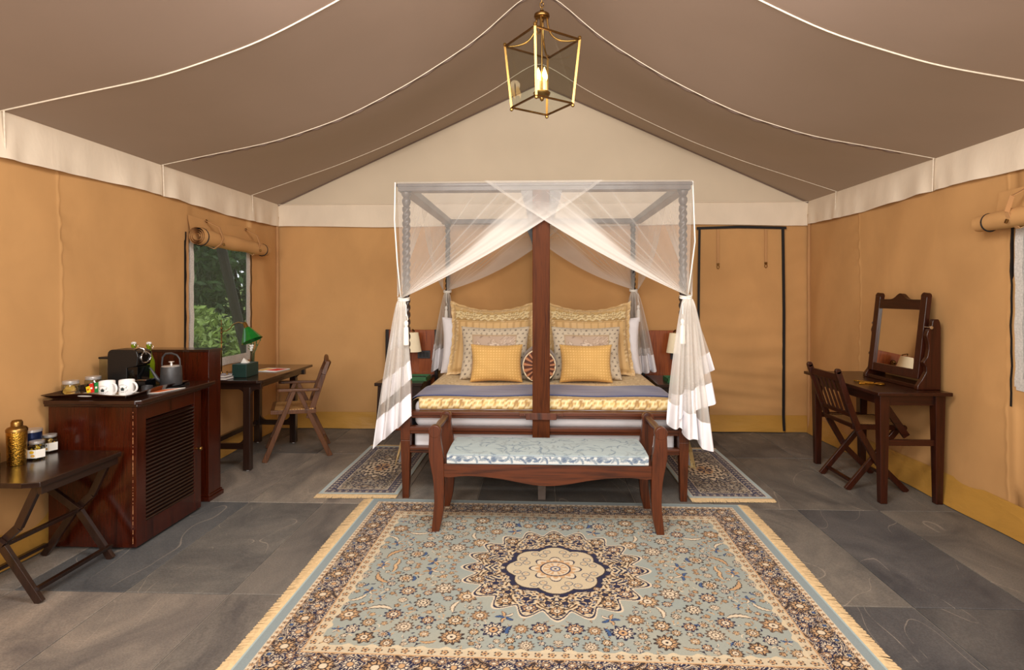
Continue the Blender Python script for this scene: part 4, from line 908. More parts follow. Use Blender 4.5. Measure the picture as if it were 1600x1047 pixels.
# paint the front face on the visible side
col = np.zeros((len(o.data.vertices), 3)); col[:] = lin((200, 208, 206)); col[:nv] = C.C.reshape(-1, 3); setcol(o, col)
g = MB()
for z, yf in ((z1-.008, y0+.002), (z0+.006, y0+.002)): g.tube([(CX-Wc*.96, y0+.03, z-.002), (CX-Wc*.93, yf, z), (CX+Wc*.93, yf, z), (CX+Wc*.96, y0+.03, z-.002)], .0035, 6)
obj(g, 'piping', M_switch if False else plain('blue_piping', (150, 164, 172), .8), cu, smooth=180)

# ------------------------------------------------------------------ nightstands with tall back panels
for sx, sd, xa, xb in ((-1, 'left', -1.50, -1.06), (1, 'right', 1.07, 1.55)):
    pa, pb = (-1.555, -1.04) if sx < 0 else (1.05, 1.62)
    hp = root('headboard_panel', 'tall mahogany panel with switch plate standing against the back wall, %s of the bed' % sd, 'panel', ((pa+pb)/2, 5.80, 0), 'bedside panels')
    g = MB(); g.box(pa, 5.785, 0, pb, 5.815, 1.03); obj(g, 'board', M_panel, hp, bevel=.003)
    g = MB(); g.box(pa-.012, 5.775, 0, pa+.022, 5.822, 1.034); obj(g, 'stile', M_black, hp, bevel=.003)
    g = MB(); g.box(pb-.022, 5.775, 0, pb+.012, 5.822, 1.034); obj(g, 'stile', M_black, hp, bevel=.003)
    px = -1.17 if sx < 0 else 1.39
    g = MB(); g.box(px-.065, 5.772, .74, px+.065, 5.786, .82); s_ = obj(g, 'switch_plate', M_switch, hp, bevel=.003)
    for q in (-.035, 0, .035): g = MB(); g.box(px+q-.014, 5.768, .755, px+q+.014, 5.773, .805); obj(g, 'switch', M_blackp, s_)
    ns = root('nightstand', 'dark folding nightstand with slanted legs, %s of the bed' % sd, 'nightstand', ((xa+xb)/2, 5.42, 0), 'nightstands')
    g = MB(); g.box(xa, 5.15, .555, xb, 5.74, .585); obj(g, 'top', M_espX, ns, bevel=.004)
    g = MB(); g.box(xa+.05, 5.20, .43, xb-.03, 5.66, .555); obj(g, 'drawer_box', M_espX, ns, bevel=.003)
    for y in (5.20, 5.66):
        for a in (0, 1):
            g = MB(); xo_ = xa+.02 if a == 0 else xb-.02
            g.bar((xo_+(.02 if a == 0 else -.02), y, .555), (xo_-(.0 if a == 0 else -.0)+(-.005 if a == 0 else .005), y, 0), .034, .03); obj(g, 'leg', M_esp, ns)
    tr_x = -1.16 if sx < 0 else 1.30
    tb = root('leather_tray', 'shallow green leather tray with pale rim on the %s nightstand' % sd, 'tray', (tr_x, 5.35, .587), 'trays on the nightstands')
    g = MB(); g.box(tr_x-.12, 5.26, .587, tr_x+.12, 5.46, .594)
    obj(g, 'base', M_gbox, tb)
    g = MB()
    for a, b, c_, d in ((-.12, 5.26, .12, 5.268), (-.12, 5.452, .12, 5.46), (-.12, 5.26, -.112, 5.46), (.112, 5.26, .12, 5.46)): g.box(tr_x+a, b, .594, tr_x+c_, d, .625)
    obj(g, 'rim', M_gbox, tb, bevel=.002); g = MB(); g.box(tr_x-.07, 5.30, .594, tr_x+.08, 5.42, .612); tag(obj(g, 'notebook', M_teal, loc=(tr_x, 5.35, .6), bevel=.002), 'small dark green notebook lying in the tray, %s nightstand' % sd, 'notebook', 'notebooks by the bed')
    lx = -1.25 if sx < 0 else 1.335; ly = 5.62
    lp = root('bedside_lamp', 'small reading lamp with cream conical shade, %s of the bed' % sd, 'lamp', (lx, 5.77, .9), 'bedside reading lamps')
    g = MB(); g.lathe([(.055, .0), (.088, -.19)][::-1] if False else [(.086, -.10), (.055, .09)], (lx, ly, .925), 28); o = obj(g, 'shade', M_shade, lp, smooth=60)
    g = MB(); g.tube([(lx, 5.775, .93), (lx, 5.73, .93), (lx, 5.68, 1.03), (lx, ly, 1.045), (lx, ly, .99)], .006, 8); obj(g, 'arm', M_brassd, lp, smooth=180)
    g = MB(); g.lathe([(.03, 0), (.03, .012), (.015, .02)], (lx, 5.786, .93), 16, 'y'); obj(g, 'wall_plate', M_brassd, lp, smooth=60)

# ------------------------------------------------------------------ lantern
LX, LY = .018, 3.16
lan = root('lantern', 'brass and glass cage lantern with lit candle bulbs hanging on a chain from the ridge', 'lantern', (LX, LY, 2.94))
a0 = math.radians(-100); top = []; bot = []
for k_ in range(4):
    a = a0+k_*PI/2; top.append(Vector((LX+.21*cos(a), LY+.21*sin(a), 2.789))); bot.append(Vector((LX+.172*cos(a), LY+.172*sin(a), 2.443)))
for k_ in range(4):
    g = MB(); g.bar(top[k_], bot[k_], .012, .012); g.lathe([(0, .022), (.008, .018), (.010, .010), (.005, .002), (.009, -.002)], top[k_], 12); g.lathe([(0, -.022), (.009, -.016), (.010, -.008), (.005, 0)], bot[k_], 12); obj(g, 'upright', M_brass, lan)
    for L_ in (top, bot): g = MB(); g.bar(L_[k_], L_[(k_+1) % 4], .009, .009); obj(g, 'rail', M_brassd, lan)
    g = MB(); q = .004; A_, B_, C_, D_ = top[k_], top[(k_+1) % 4], bot[(k_+1) % 4], bot[k_]
    g.add([A_, B_, C_, D_], [(0, 1, 2, 3)]); obj(g, 'pane', M_lglass, lan, recalc=False)
    a = a0+k_*PI/2; pts = []
    for t in lsp(0, 1, 14):
        r = .03+.18*t**2.2; z = 2.935-.146*(1-(1-t)**1.7)-.02*sin(PI*t); pts.append((LX+r*cos(a), LY+r*sin(a), z))
    g = MB(); g.tube(pts, .0055, 8); obj(g, 'arm', M_brass, lan, smooth=180)
g = MB(); g.lathe([(.004, .04), (.012, .035), (.014, .022), (.042, .012), (.044, 0), (.04, -.008), (.01, -.012)], (LX, LY, 2.935), 28); obj(g, 'crown', M_brassd, lan, smooth=60)
g = MB(); g.tube([(LX, LY, 2.93), (LX, LY, 2.50)], .005, 8); g.lathe([(0, -.035), (.010, -.028), (.012, -.015), (.03, -.010), (.044, 0), (.048, .012), (.044, .016), (.01, .018)], (LX, LY, 2.50), 28); obj(g, 'candle_tray', M_brass, lan, smooth=60)
for k_ in range(4):
    a = a0+PI/4+k_*PI/2; x, y = LX+.024*cos(a), LY+.024*sin(a)
    g = MB(); g.lathe([(.0095, 0), (.0095, .065), (.006, .068)], (x, y, 2.515), 12); c_ = obj(g, 'candle', M_candle, lan, smooth=60)
    g = MB(); g.lathe([(.005, 0), (.0125, .018), (.012, .032), (.005, .056), (0, .068)], (x, y, 2.582), 12); obj(g, 'bulb', M_bulb, c_, smooth=180)
pl = bpy.data.lights.new('lantern_light', 'POINT'); pl.energy = 0.5; pl.color = (1, .72, .42); pl.shadow_soft_size = .03; po = bpy.data.objects.new('lantern_light', pl); COL.objects.link(po); po.location = (LX, LY, 2.66)
g = MB(); z = 2.975
i = 0
while z < 3.58:
    g.tube([(LX+(.010*cos(t) if i % 2 else 0), LY+(0 if i % 2 else .010*cos(t)), z+.017*sin(t)) for t in lsp(0, 2*PI, 12)], .0026, 5); z += .026; i += 1
obj(g, 'chain', M_brass, lan, smooth=180)

# ------------------------------------------------------------------ luggage table, front left
lt = root('folding_table', 'dark folding side table with clipped corners and crossed legs at the left edge', 'table', (-2.47, 2.73, 0))
g = MB(); c_ = .07; g.prism([(-2.70, 2.46), (-2.24-c_, 2.46), (-2.24, 2.46+c_*.3), (-2.24, 3.0-.02), (-2.26, 3.0), (-2.70, 3.0)], .528, .552, 'z'); obj(g, 'top', M_espY, lt, bevel=.003)
g = MB(); g.box(-2.27, 2.50, .49, -2.25, 2.97, .528); obj(g, 'apron', M_espY, lt, bevel=.002)
for y in (2.50, 2.93):
    for pts, dy in ((((-2.255, 0), (-2.43, .25), (-2.60, .37), (-2.64, .528)), 0), (((-2.645, 0), (-2.47, .25), (-2.38, .33), (-2.285, .528)), .024)):
        g = MB()
        for (a, b), (c_, d) in zip(pts, pts[1:]): g.bar((a, y+dy, b), (c_, y+dy, d), .022, .036, side=(0, 1, 0))
        obj(g, 'leg', M_esp, lt, bevel=.002)
for x, z in ((-2.275, .06), (-2.63, .06), (-2.445, .25)):
    g = MB(); g.bar((x, 2.50, z), (x, 2.95, z), .024, .018); obj(g, 'stretcher', M_espY, lt, bevel=.002)

def lathe_obj(name, prof, c, mat, label, cat, gr=None, n=28, sm=50):
    g = MB(); g.lathe(prof, c, n); o = obj(g, name, mat, smooth=sm, loc=c); return tag(o, label, cat, gr)
Z = .553
sh = root('cocktail_shaker', 'hammered gold cocktail shaker standing on the front left folding table', 'shaker', (-2.585, 2.73, Z))
g = MB(); g.lathe([(.036, 0), (.038, .004), (.042, .16), (.042, .165)], (-2.585, 2.73, Z), 32); obj(g, 'body', M_gold, sh, smooth=50)
g = MB(); g.lathe([(.0435, 0), (.0435, .012), (.038, .02), (.024, .026), (.022, .03)], (-2.585, 2.73, Z+.165), 32); obj(g, 'strainer', M_brass, sh, smooth=50)
g = MB(); g.lathe([(.024, 0), (.024, .018), (.019, .028), (0, .031)], (-2.585, 2.73, Z+.192), 32); obj(g, 'cap', M_brass, sh, smooth=60)
tn = root('tin', 'dark navy blue tin with pale lid behind the two labelled jars', 'tin', (-2.655, 2.89, Z))
g = MB(); g.lathe([(.043, 0), (.043, .125)], (-2.655, 2.89, Z), 28); obj(g, 'body', M_navyt, tn, smooth=50); g = MB(); g.lathe([(.045, 0), (.045, .012), (.0, .013)], (-2.655, 2.89, Z+.125), 28); obj(g, 'lid', M_steel, tn, smooth=50)
def hexjar(x, y, label, yel):
    j = root('jar', label, 'jar', (x, y, Z), 'snack jars'); r = .040; a = math.radians(8)
    def hx(r, z, al=a): return [(x+r*cos(al+k_*PI/3), y+r*sin(al+k_*PI/3), z) for k_ in range(6)]
    def shell(r, z0, z1, top=None):
        g = MB(); A = hx(r*.93, z0); B_ = hx(r, z0+.006); C_ = hx(r, z1); D_ = hx(top or r*.8, z1+.010); g.add(A+B_+C_+D_, [(i+6*l, (i+1) % 6+6*l, (i+1) % 6+6*l+6, i+6*l+6) for l in range(3) for i in range(6)]+[tuple(range(6))[::-1]]); return g
    obj(shell(r, Z, Z+.068), 'glass', M_glass, j, bevel=.002)
    g = MB(); rs_ = random.Random(int(yel))
    for _ in range(30):
        q, t = rs_.uniform(0, .026), rs_.uniform(0, 6.3); c = (x+q*cos(t), y+q*sin(t), Z+.010+rs_.uniform(0, .058)); s_ = .008; g.add([(c[0]-s_, c[1], c[2]), (c[0]+s_, c[1], c[2]), (c[0], c[1]-s_, c[2]), (c[0], c[1]+s_, c[2]), (c[0], c[1], c[2]-s_), (c[0], c[1], c[2]+s_)], [(0, 2, 5), (2, 1, 5), (1, 3, 5), (3, 0, 5), (2, 0, 4), (1, 2, 4), (3, 1, 4), (0, 3, 4)])
    m_ = obj(g, 'snacks', M_cookie if not yel else M_honey, j, recalc=False); m_['kind'] = 'stuff'
    g = MB(); g.lathe([(.030, 0), (.032, .003), (.032, .014), (0, .016)], (x, y, Z+.078), 28); obj(g, 'lid', M_white if False else M_steel, j, smooth=50)
    pr = hx(r+.0006, 0); g = MB()
    fs = [3, 4, 5]
    for f_ in fs:
        p, q = pr[f_], pr[(f_+1) % 6]; g.add([(p[0], p[1], Z+.010), (q[0], q[1], Z+.010), (q[0], q[1], Z+.052), (p[0], p[1], Z+.052)], [(0, 1, 2, 3)])
    lb = obj(g, 'paper_label', M_wpaper, j, recalc=False)
    p, q = Vector(pr[4]), Vector(pr[5]); n_ = Vector((q.y-p.y, -(q.x-p.x), 0)).normalized()
    def dot(s, z, r1, r2, mt, nm):
        c = p.lerp(q, s)+n_*.0012; d = (q-p).normalized(); g = MB(); vs_ = [c+Vector((0, 0, Z+z))+d*r1*cos(t)+Vector((0, 0, r2*sin(t))) for t in lsp(0, 2*PI, 17)[:-1]]; g.add(vs_, [tuple(range(16))]); obj(g, nm, mt, lb, recalc=False)
    dot(.5, .040, .011, .0075, M_honey if yel else M_ink, 'printed_oval'); dot(.62, .022, .010, .007, M_cookie, 'printed_picture')
    g = MB(); p, q = Vector(pr[3]), Vector(pr[4]); n_ = Vector((q.y-p.y, -(q.x-p.x), 0)).normalized(); c = p.lerp(q, .5)+n_*.001
    for i_ in range(4): d = (q-p).normalized()*.007; z = Z+.020+i_*.005; g.add([c-d+Vector((0, 0, z)), c+d+Vector((0, 0, z)), c+d+Vector((0, 0, z+.002)), c-d+Vector((0, 0, z+.002))], [(0, 1, 2, 3)])
    obj(g, 'printed_lines', M_ink, lb, recalc=False)
hexjar(-2.578, 2.835, 'hexagonal glass jar with yellow and white label, beside the gold shaker', True)
hexjar(-2.625, 2.965, 'hexagonal glass jar of nuts with white label, nearest the mahogany cabinet', False)
cn = root('canister', 'dark canister with copper coloured lid, partly out of frame left of the gold shaker', 'canister', (-2.645, 2.63, Z))
g = MB(); g.lathe([(.038, 0), (.038, .135)], (-2.645, 2.63, Z), 24); obj(g, 'body', M_dktin, cn, smooth=50); g = MB(); g.lathe([(.039, 0), (.039, .014), (0, .015)], (-2.645, 2.63, Z+.135), 24); obj(g, 'lid', plain('copper', (190, 130, 96), .3, .9), cn, smooth=50)
lathe_obj('canister', [(.030, 0), (.030, .10), (.028, .106), (0, .106)], (-2.545, 2.56, Z), M_dktin, 'low dark canister at the very left edge of the front table', 'canister')

# ------------------------------------------------------------------ minibar cabinet
CXa, CXb, CYa, CYb = -2.69, -2.193, 3.03, 3.625
cab = root('cabinet', 'mahogany minibar cabinet with louvred door against the left wall', 'cabinet', ((CXa+CXb)/2, 3.33, 0))
g = MB(); g.box(CXa, CYa, .012, CXb-.02, CYb, .787)
obj(g, 'body', M_cab, cab, bevel=.002)
g = MB(); g.prism([(CXa-.02+.04, 2.975), (-2.165, 2.975), (-2.14, 3.0), (-2.14, 3.70), (CXa-.02, 3.70), (CXa-.02, 3.015)], .802, .824, 'z')
g.prism([(CXa, 3.0), (-2.172, 3.0), (-2.16, 3.012), (-2.16, 3.68), (CXa, 3.68)], .785, .802, 'z'); obj(g, 'top', M_cabY, cab, bevel=.004)
for x, y in ((CXa+.05, CYa+.05), (CXb-.06, CYa+.05), (CXb-.06, CYb-.05), (CXa+.05, CYb-.05)): g = MB(); g.lathe([(.012, 0), (.012, .013)], (x, y, 0), 12); obj(g, 'foot', M_white, cab)
g = MB(); x0, x1 = CXb-.02, CXb
g.box(x0, CYa, .015, x1, CYa+.075, .783); g.box(x0, CYb-.075, .015, x1, CYb, .783); g.box(x0, CYa+.075, .70, x1, CYb-.075, .783); g.box(x0, CYa+.075, .015, x1, CYb-.075, .13)
dr = obj(g, 'door', M_cab, cab, bevel=.0015); g = MB(); g.box(x0-.001, CYa+.07, .12, x0+.002, CYb-.07, .71); obj(g, 'door_back', M_black, dr)
sl = None
for i in range(26):
    z = .141+i*.0216
    if sl is None:
        g = MB(); g.add([(x0+.002, CYa+.075, -.003), (x0+.002, CYb-.075, -.003), (x1+.001, CYb-.075, -.012+.002), (x1+.001, CYa+.075, -.010), (x0+.002, CYa+.075, .004+.008), (x0+.002, CYb-.075, .012), (x1+.001, CYb-.075, -.004), (x1+.001, CYa+.075, -.004)], [(0, 1, 2, 3), (4, 7, 6, 5), (3, 2, 6, 7), (0, 3, 7, 4), (1, 5, 6, 2), (0, 4, 5, 1)])
        sl = obj(g, 'slat', M_slat, dr); sl.location.z = z
    else: c_ = sl.copy(); COL.objects.link(c_); c_.location.z = z
g = MB(); g.lathe([(.006, 0), (.005, .012), (.012, .018), (.013, .026), (.006, .032), (0, .032)], (x1, CYb-.04, .405), 16, 'x'); obj(g, 'knob', M_brass, dr, smooth=60)
g = MB()
for i in range(40):
    z = .03+i*.0185+random.uniform(-.007, .007); g.bar((CXb-.0195, CYa-.001, z), (CXb-.0195, CYa-.001, z+random.choice([.003, .005, .012, .022])), random.uniform(.0012, .0026), .002, side=(1, 0, 0))
obj(g, 'chipped_edge', plain('chipped_varnish', (196, 140, 96), .7), cab)

# partition panel
pp = root('partition_box', 'tall plain mahogany box partition standing between the cabinet and the writing desk', 'partition', (-2.45, 3.84, 0))
g = MB(); g.box(-2.69, 3.765, .02, -2.225, 3.91, 1.01); obj(g, 'body', M_cab, pp, bevel=.002)
g = MB(); g.box(-2.69, 3.76, 1.005, -2.22, 3.915, 1.022); obj(g, 'top', M_cabY, pp, bevel=.002)
g = MB(); g.prism([(-2.69, 3.75), (-2.21, 3.75), (-2.21, 3.925), (-2.69, 3.925)], 0, .03, 'z'); g.prism([(-2.69, 3.757), (-2.217, 3.757), (-2.217, 3.918), (-2.69, 3.918)], .03, .045, 'z'); obj(g, 'plinth', M_cab, pp, bevel=.004)

# tray
ZT_ = .825
tr = root('serving_tray', 'dark brown wooden tray with flared rim and hand slots on the cabinet', 'tray', (-2.46, 3.15, ZT_))
g = MB(); tx0, tx1, ty0, ty1 = -2.66, -2.25, 3.02, 3.50
g.box(tx0, ty0, ZT_, tx1, ty1, ZT_+.006); obj(g, 'base', M_cabY, tr)
def rim(p, q, out, nm='rim', slot=False):
    g = MB(); p = Vector(p); q = Vector(q); o_ = Vector(out); n_ = 24; V_ = []
    for i in range(n_+1):
        t = i/n_; c = p.lerp(q, t); e = (q-p).normalized()*(t-.5)*.09*1; h_ = .022+.012*math.exp(-((t-.5)/.22)**2)
        V_ += [c, c+o_*.032+Vector((0, 0, h_))+e*.7, c+o_*.038+Vector((0, 0, h_-.003))+e*.7, c+o_*.006+Vector((0, 0, -.001))]
    F_ = []
    for i in range(n_):
        a = 4*i
        for k_ in range(4): F_.append((a+k_, a+(k_+1) % 4, a+4+(k_+1) % 4, a+4+k_))
    g.add(V_, F_+[(0, 1, 2, 3), (4*n_+3, 4*n_+2, 4*n_+1, 4*n_)]); o = obj(g, nm, M_cabY, tr, smooth=40)
    if slot:
        g = MB(); c = p.lerp(q, .5); d = (q-p).normalized(); cs = []
        for t in lsp(0, 2*PI, 25)[:-1]: cs.append(c+o_*(.020+.0065)+Vector((0, 0, .0168+.0))+d*.040*cos(t)*(1)+(Vector((0, 0, .0045))+o_*.004)*sin(t))
        g.add(cs, [tuple(range(24))]); obj(g, 'hand_slot', M_wpaper, o, recalc=False)
rim((tx0, ty0, ZT_+.004), (tx1, ty0, ZT_+.004), (0, -1, 0), slot=True); rim((tx1, ty0, ZT_+.004), (tx1, ty1, ZT_+.004), (1, 0, 0)); rim((tx1, ty1, ZT_+.004), (tx0, ty1, ZT_+.004), (0, 1, 0)); rim((tx0, ty1, ZT_+.004), (tx0, ty0, ZT_+.004), (-1, 0, 0))
g = MB(); g.box(-2.60, 3.05, ZT_+.006, -2.30, 3.20, ZT_+.008); tag(obj(g, 'napkin', M_wpaper, loc=(-2.45, 3.12, ZT_+.006)), 'white paper napkin under the mugs on the tray', 'napkin')
ZB = ZT_+.0085
def mug(x, y, ang, label):
    m_ = root('mug', label, 'mug', (x, y, ZB), 'white printed mugs'); R_ = .039; H_ = .082
    g = MB(); g.lathe([(R_*.9, 0), (R_, .006), (R_, H_-.002), (R_-.002, H_), (R_-.004, H_-.002), (R_-.004, .008), (0, .006)], (x, y, ZB), 36); obj(g, 'cup', M_white, m_, smooth=50)
    d = Vector((cos(ang), sin(ang), 0)); c = Vector((x, y, ZB+H_*.5)); g = MB(); g.tube([c+d*(R_-.003+.030*sin(t))+Vector((0, 0, .029*cos(t))) for t in lsp(0, PI, 16)], .0055, 10); obj(g, 'handle', M_white, m_, smooth=180)
    # printed crest: small house emblem under an arch, with little birds and script strokes
    def onc(s, z): a = -PI/2+.25*(1 if False else 0)+math.radians(6)+s/R_; return (x+(R_+.0016)*cos(a), y+(R_+.0016)*sin(a), ZB+H_*.42+z)
    g = MB()
    def patch(s0, z0, s1, z1): n0 = len(g.v); g.add([onc(s0, z0), onc(s1, z0), onc(s1, z1), onc(s0, z1)], [(0, 1, 2, 3)])
    patch(-.008, -.008, .008, .002); patch(-.011, .001, .011, .004); patch(-.006, .004, .006, .008); patch(-.0015, .008, .0015, .012)
    for i in range(14):
        t0, t1 = PI*.14+PI*.72*i/14, PI*.14+PI*.72*(i+.75)/14
        g.add([onc(.026*cos(t0), .004+.022*sin(t0)), onc(.026*cos(t1), .004+.022*sin(t1)), onc(.0245*cos(t1), .004+.0205*sin(t1)), onc(.0245*cos(t0), .004+.0205*sin(t0))], [(0, 1, 2, 3)])
    for s in (-1, 1):
        for i in range(3): g.add([onc(s*.015, .008+.0*i), onc(s*.0205, .013), onc(s*.018, .004)], [(0, 1, 2)])
        for i in range(5): t = -.2-.35*i; g.add([onc(s*.026*cos(t), -.001+.020*sin(t)*.8), onc(s*.027*cos(t-.12), -.001+.021*sin(t-.12)*.8), onc(s*.021*cos(t-.16), -.001+.016*sin(t-.16)*.8)], [(0, 1, 2)])
    obj(g, 'printed_crest', M_ink, m_, recalc=False)
mug(-2.397, 3.08, math.radians(-12), 'white mug with dark crest, the left one of the two on the tray'); mug(-2.318, 3.125, math.radians(-8), 'white mug with dark crest, right one with its handle towards the kettle')
def gjar(x, y, r, h, label, fn):
    j = root('jar', label, 'jar', (x, y, ZB), 'steel lidded glass jars'); g = MB(); g.lathe([(r*.94, 0), (r, .005), (r, h*.75), (r*.88, h*.80)], (x, y, ZB), 28); obj(g, 'glass', M_glass, j, smooth=50)
    g = MB(); g.lathe([(r*.9, 0), (r*.92, .002), (r*.92, .017), (0, .018)], (x, y, ZB+h*.80), 28); obj(g, 'lid', M_steel, j, smooth=50); fn(j, x, y, r, h)
def cookies(j, x, y, r, h):
    for i, (dx, dy, z, tx) in enumerate(((.008, -.012, .010, .1), (.0, .008, .020, -.2), (.010, -.008, .032, .5), (-.022, -.005, .022, .9), (.010, -.020, .040, 1.2), (-.015, .015, .045, .3))):
        g = MB(); M_ = Matrix.Rotation(tx, 3, 'X') @ Matrix.Rotation(tx*.4, 3, 'Y'); g.lathe([(0, -.004), (.019, -.004), (.022, 0), (.019, .004), (0, .0045)], (x+dx*.7, y+dy*.7, ZB+z), 18, M=M_); tag(obj(g, 'cookie', M_cookie, smooth=60, loc=(x+dx*.7, y+dy*.7, ZB+z)), ['flat golden cookie at the bottom of the cookie jar', 'golden cookie lying second from the bottom in the cookie jar', 'golden cookie in the middle of the cookie jar', 'golden cookie leaning at the left of the cookie jar', 'upright golden cookie facing out at the top right of the cookie jar', 'golden cookie at the top back of the cookie jar'][i], 'cookie', 'cookies in the jar')
gjar(-2.622, 3.10, .042, .078, 'glass jar of golden cookies with steel lid, left end of the tray', cookies)
def beans(j, x, y, r, h):
    g = MB(); g.lathe([(r*.9, .004), (r*.9, h*.5), (0, h*.55)], (x, y, ZB), 20); m_ = obj(g, 'contents', M_dktin, j, smooth=60); m_['kind'] = 'stuff'
gjar(-2.585, 3.215, .042, .088, 'glass jar with steel lid behind the coloured tea packets', beans)
for dx, mt, lb, tl, hh in ((0, M_yel, 'yellow', -.35, .036), (.018, M_redk, 'red', -.30, .052), (.038, M_grnk, 'green', -.12, .056), (.060, M_pink, 'pink and white', -.02, .058)):
    x = -2.535+dx; y = 3.12+dx*.2; g = MB(); c, s = cos(tl), sin(tl)
    def rp(a, z, d): return (x+a*c+z*s*1.0, y+d+z*.15, ZB+.002+max(0, z*c-a*s+.006))
    pk = root('tea_packet', '%s tea packet leaning on the tray between jar and mug' % lb, 'packet', (x, y, ZB), 'tea packets')
    v = [rp(a, z, d) for d in (0, .007) for z in (0, hh) for a in (-.011, .011)]; g.add(v, [(0, 1, 3, 2), (4, 6, 7, 5), (0, 4, 5, 1), (2, 3, 7, 6), (0, 2, 6, 4), (1, 5, 7, 3)]); obj(g, 'sachet', mt, pk, bevel=.001)
    g = MB(); g.add([rp(-.006, hh*.4, -.0006), rp(.006, hh*.4, -.0006), rp(.006, hh*.6, -.0006), rp(-.006, hh*.6, -.0006)], [(0, 1, 2, 3)]); obj(g, 'print_panel', M_wpaper if lb != 'yellow' else M_redk, pk, recalc=False)
# coffee machine
cm = root('coffee_machine', 'compact black capsule coffee machine with chrome ring at the back of the cabinet top', 'coffee machine', (-2.49, 3.37, ZB))
g = MB(); a, b = 3.31, 3.43; pr = [(-2.575, ZB), (-2.40, ZB), (-2.40, ZB+.035), (-2.455, ZB+.045), (-2.455, ZB+.12), (-2.395, ZB+.135), (-2.385, ZB+.19), (-2.395, ZB+.222), (-2.43, ZB+.232), (-2.545, ZB+.232)]
for t in lsp(0, PI/2, 7)[1:]: pr.append((-2.545-.03*sin(t), ZB+.202+.03*cos(t)))
g.prism(pr, a, b); obj(g, 'body', M_blackp, cm, bevel=.004)
g = MB(); g.prism([(-2.475, ZB+.05), (-2.395, ZB+.05), (-2.392, ZB+.13), (-2.455, ZB+.13)], a+.006, b-.006); g.prism([(-2.395, ZB+.135), (-2.383, ZB+.17), (-2.385, ZB+.215), (-2.40, ZB+.22)], a+.004, b-.004); obj(g, 'front_panel', M_blackg, cm, bevel=.002)
g = MB(); g.tube([(-2.384+.004*cos(t*2), 3.37+.042*cos(t), ZB+.180+.032*sin(t)) for t in lsp(0, 2*PI, 28)], .005, 8); obj(g, 'lever_ring', M_chrome, cm, smooth=180)
g = MB(); g.tube([(-2.43, 3.33, ZB+.225), (-2.40, 3.335, ZB+.243), (-2.375, 3.34, ZB+.236), (-2.365, 3.35, ZB+.20)], .006, 8); obj(g, 'lever', M_chrome, cm, smooth=180)
g = MB(); g.box(-2.45, a+.01, ZB+.045, -2.345, b-.01, ZB+.053); obj(g, 'cup_grid', M_chrome, cm, bevel=.002); g = MB(); g.box(-2.45, a+.012, ZB, -2.35, b-.012, ZB+.045); obj(g, 'drip_tray', M_blackg, cm, bevel=.003)
g = MB(); g.box(-2.635, a+.01, ZB, -2.578, b-.01, ZB+.175); obj(g, 'water_tank', M_glass, cm, bevel=.004); g = MB(); g.box(-2.638, a+.008, ZB+.175, -2.576, b-.008, ZB+.187); obj(g, 'tank_lid', M_blackp, cm, bevel=.003)
def bottle(x, y, label):
    b_ = root('swing_top_bottle', label, 'bottle', (x, y, ZT_), 'green swing top bottles'); g = MB()
    g.lathe([(.028, 0), (.033, .006), (.033, .135), (.030, .155), (.018, .185), (.0125, .215), (.012, .235), (.0155, .24), (.0155, .25), (.012, .253)], (x, y, ZT_), 28); obj(g, 'glass', M_bottle, b_, smooth=60)
    g = MB(); g.lathe([(.012, 0), (.0145, .002), (.0145, .012), (.006, .016), (0, .016)], (x, y, ZT_+.254), 18); obj(g, 'stopper', M_white, b_, smooth=60)
    g = MB(); g.tube([(x, y-.014, ZT_+.264), (x+.013, y-.016, ZT_+.258), (x+.021, y-.012, ZT_+.238), (x+.012, y-.010, ZT_+.222), (x+.012, y+.010, ZT_+.222), (x+.021, y+.012, ZT_+.238), (x, y+.014, ZT_+.264)], .0015, 6); obj(g, 'wire', M_chrome, b_, smooth=180)
bottle(-2.573, 3.53, 'green glass swing top bottle mostly hidden behind the coffee machine'); bottle(-2.474, 3.53, 'green glass swing top bottle between the coffee machine and the kettle')
# kettle on its base
kx, ky = -2.262, 3.43; zk = ZT_+.014
g = MB(); g.lathe([(.078, 0), (.078, .010), (.07, .013), (0, .013)], (kx, ky, ZT_), 32); g.box(kx-.02, ky+.07, ZT_, kx+.04, ky+.12, ZT_+.012); g.lathe([(.078, 0), (.078, .010), (.07, .013)], (kx, ky, ZT_), 32); tag(obj(g, 'power_base', M_blackp, smooth=40, loc=(kx, ky, ZT_)), 'flat black power base under the grey kettle', 'kettle base')
kt = root('kettle', 'matt grey gooseneck kettle with hoop handle at the right end of the cabinet top', 'kettle', (kx, ky, zk))
g = MB(); g.lathe([(.058, 0), (.061, .004), (.057, .108), (.054, .114)], (kx, ky, zk), 36); obj(g, 'body', M_grey, kt, smooth=50)
g = MB(); g.lathe([(.054, 0), (.05, .004), (.008, .006), (.006, .02), (.004, .022), (.016, .026), (.016, .030), (0, .031)], (kx, ky, zk+.114), 30); obj(g, 'lid', M_steel, kt, smooth=50)
g = MB(); g.tube([(kx-.052, ky-.015, zk+.022), (kx-.075, ky-.02, zk+.040), (kx-.095, ky-.025, zk+.075), (kx-.112, ky-.03, zk+.105), (kx-.118, ky-.03, zk+.108)], [.014, .011, .008, .006, .005], 12); obj(g, 'spout', M_grey, kt, smooth=180)
g = MB(); g.tube([(kx-.056, ky, zk+.085), (kx-.060, ky, zk+.13), (kx-.055, ky, zk+.17), (kx-.035, ky, zk+.192), (kx, ky, zk+.194), (kx+.035, ky, zk+.183), (kx+.052, ky, zk+.16), (kx+.056, ky, zk+.12), (kx+.056, ky, zk+.09)], [.003, .005, .006, .0065, .0065, .006, .005, .004, .003], 10); obj(g, 'handle', M_grey, kt, smooth=180)
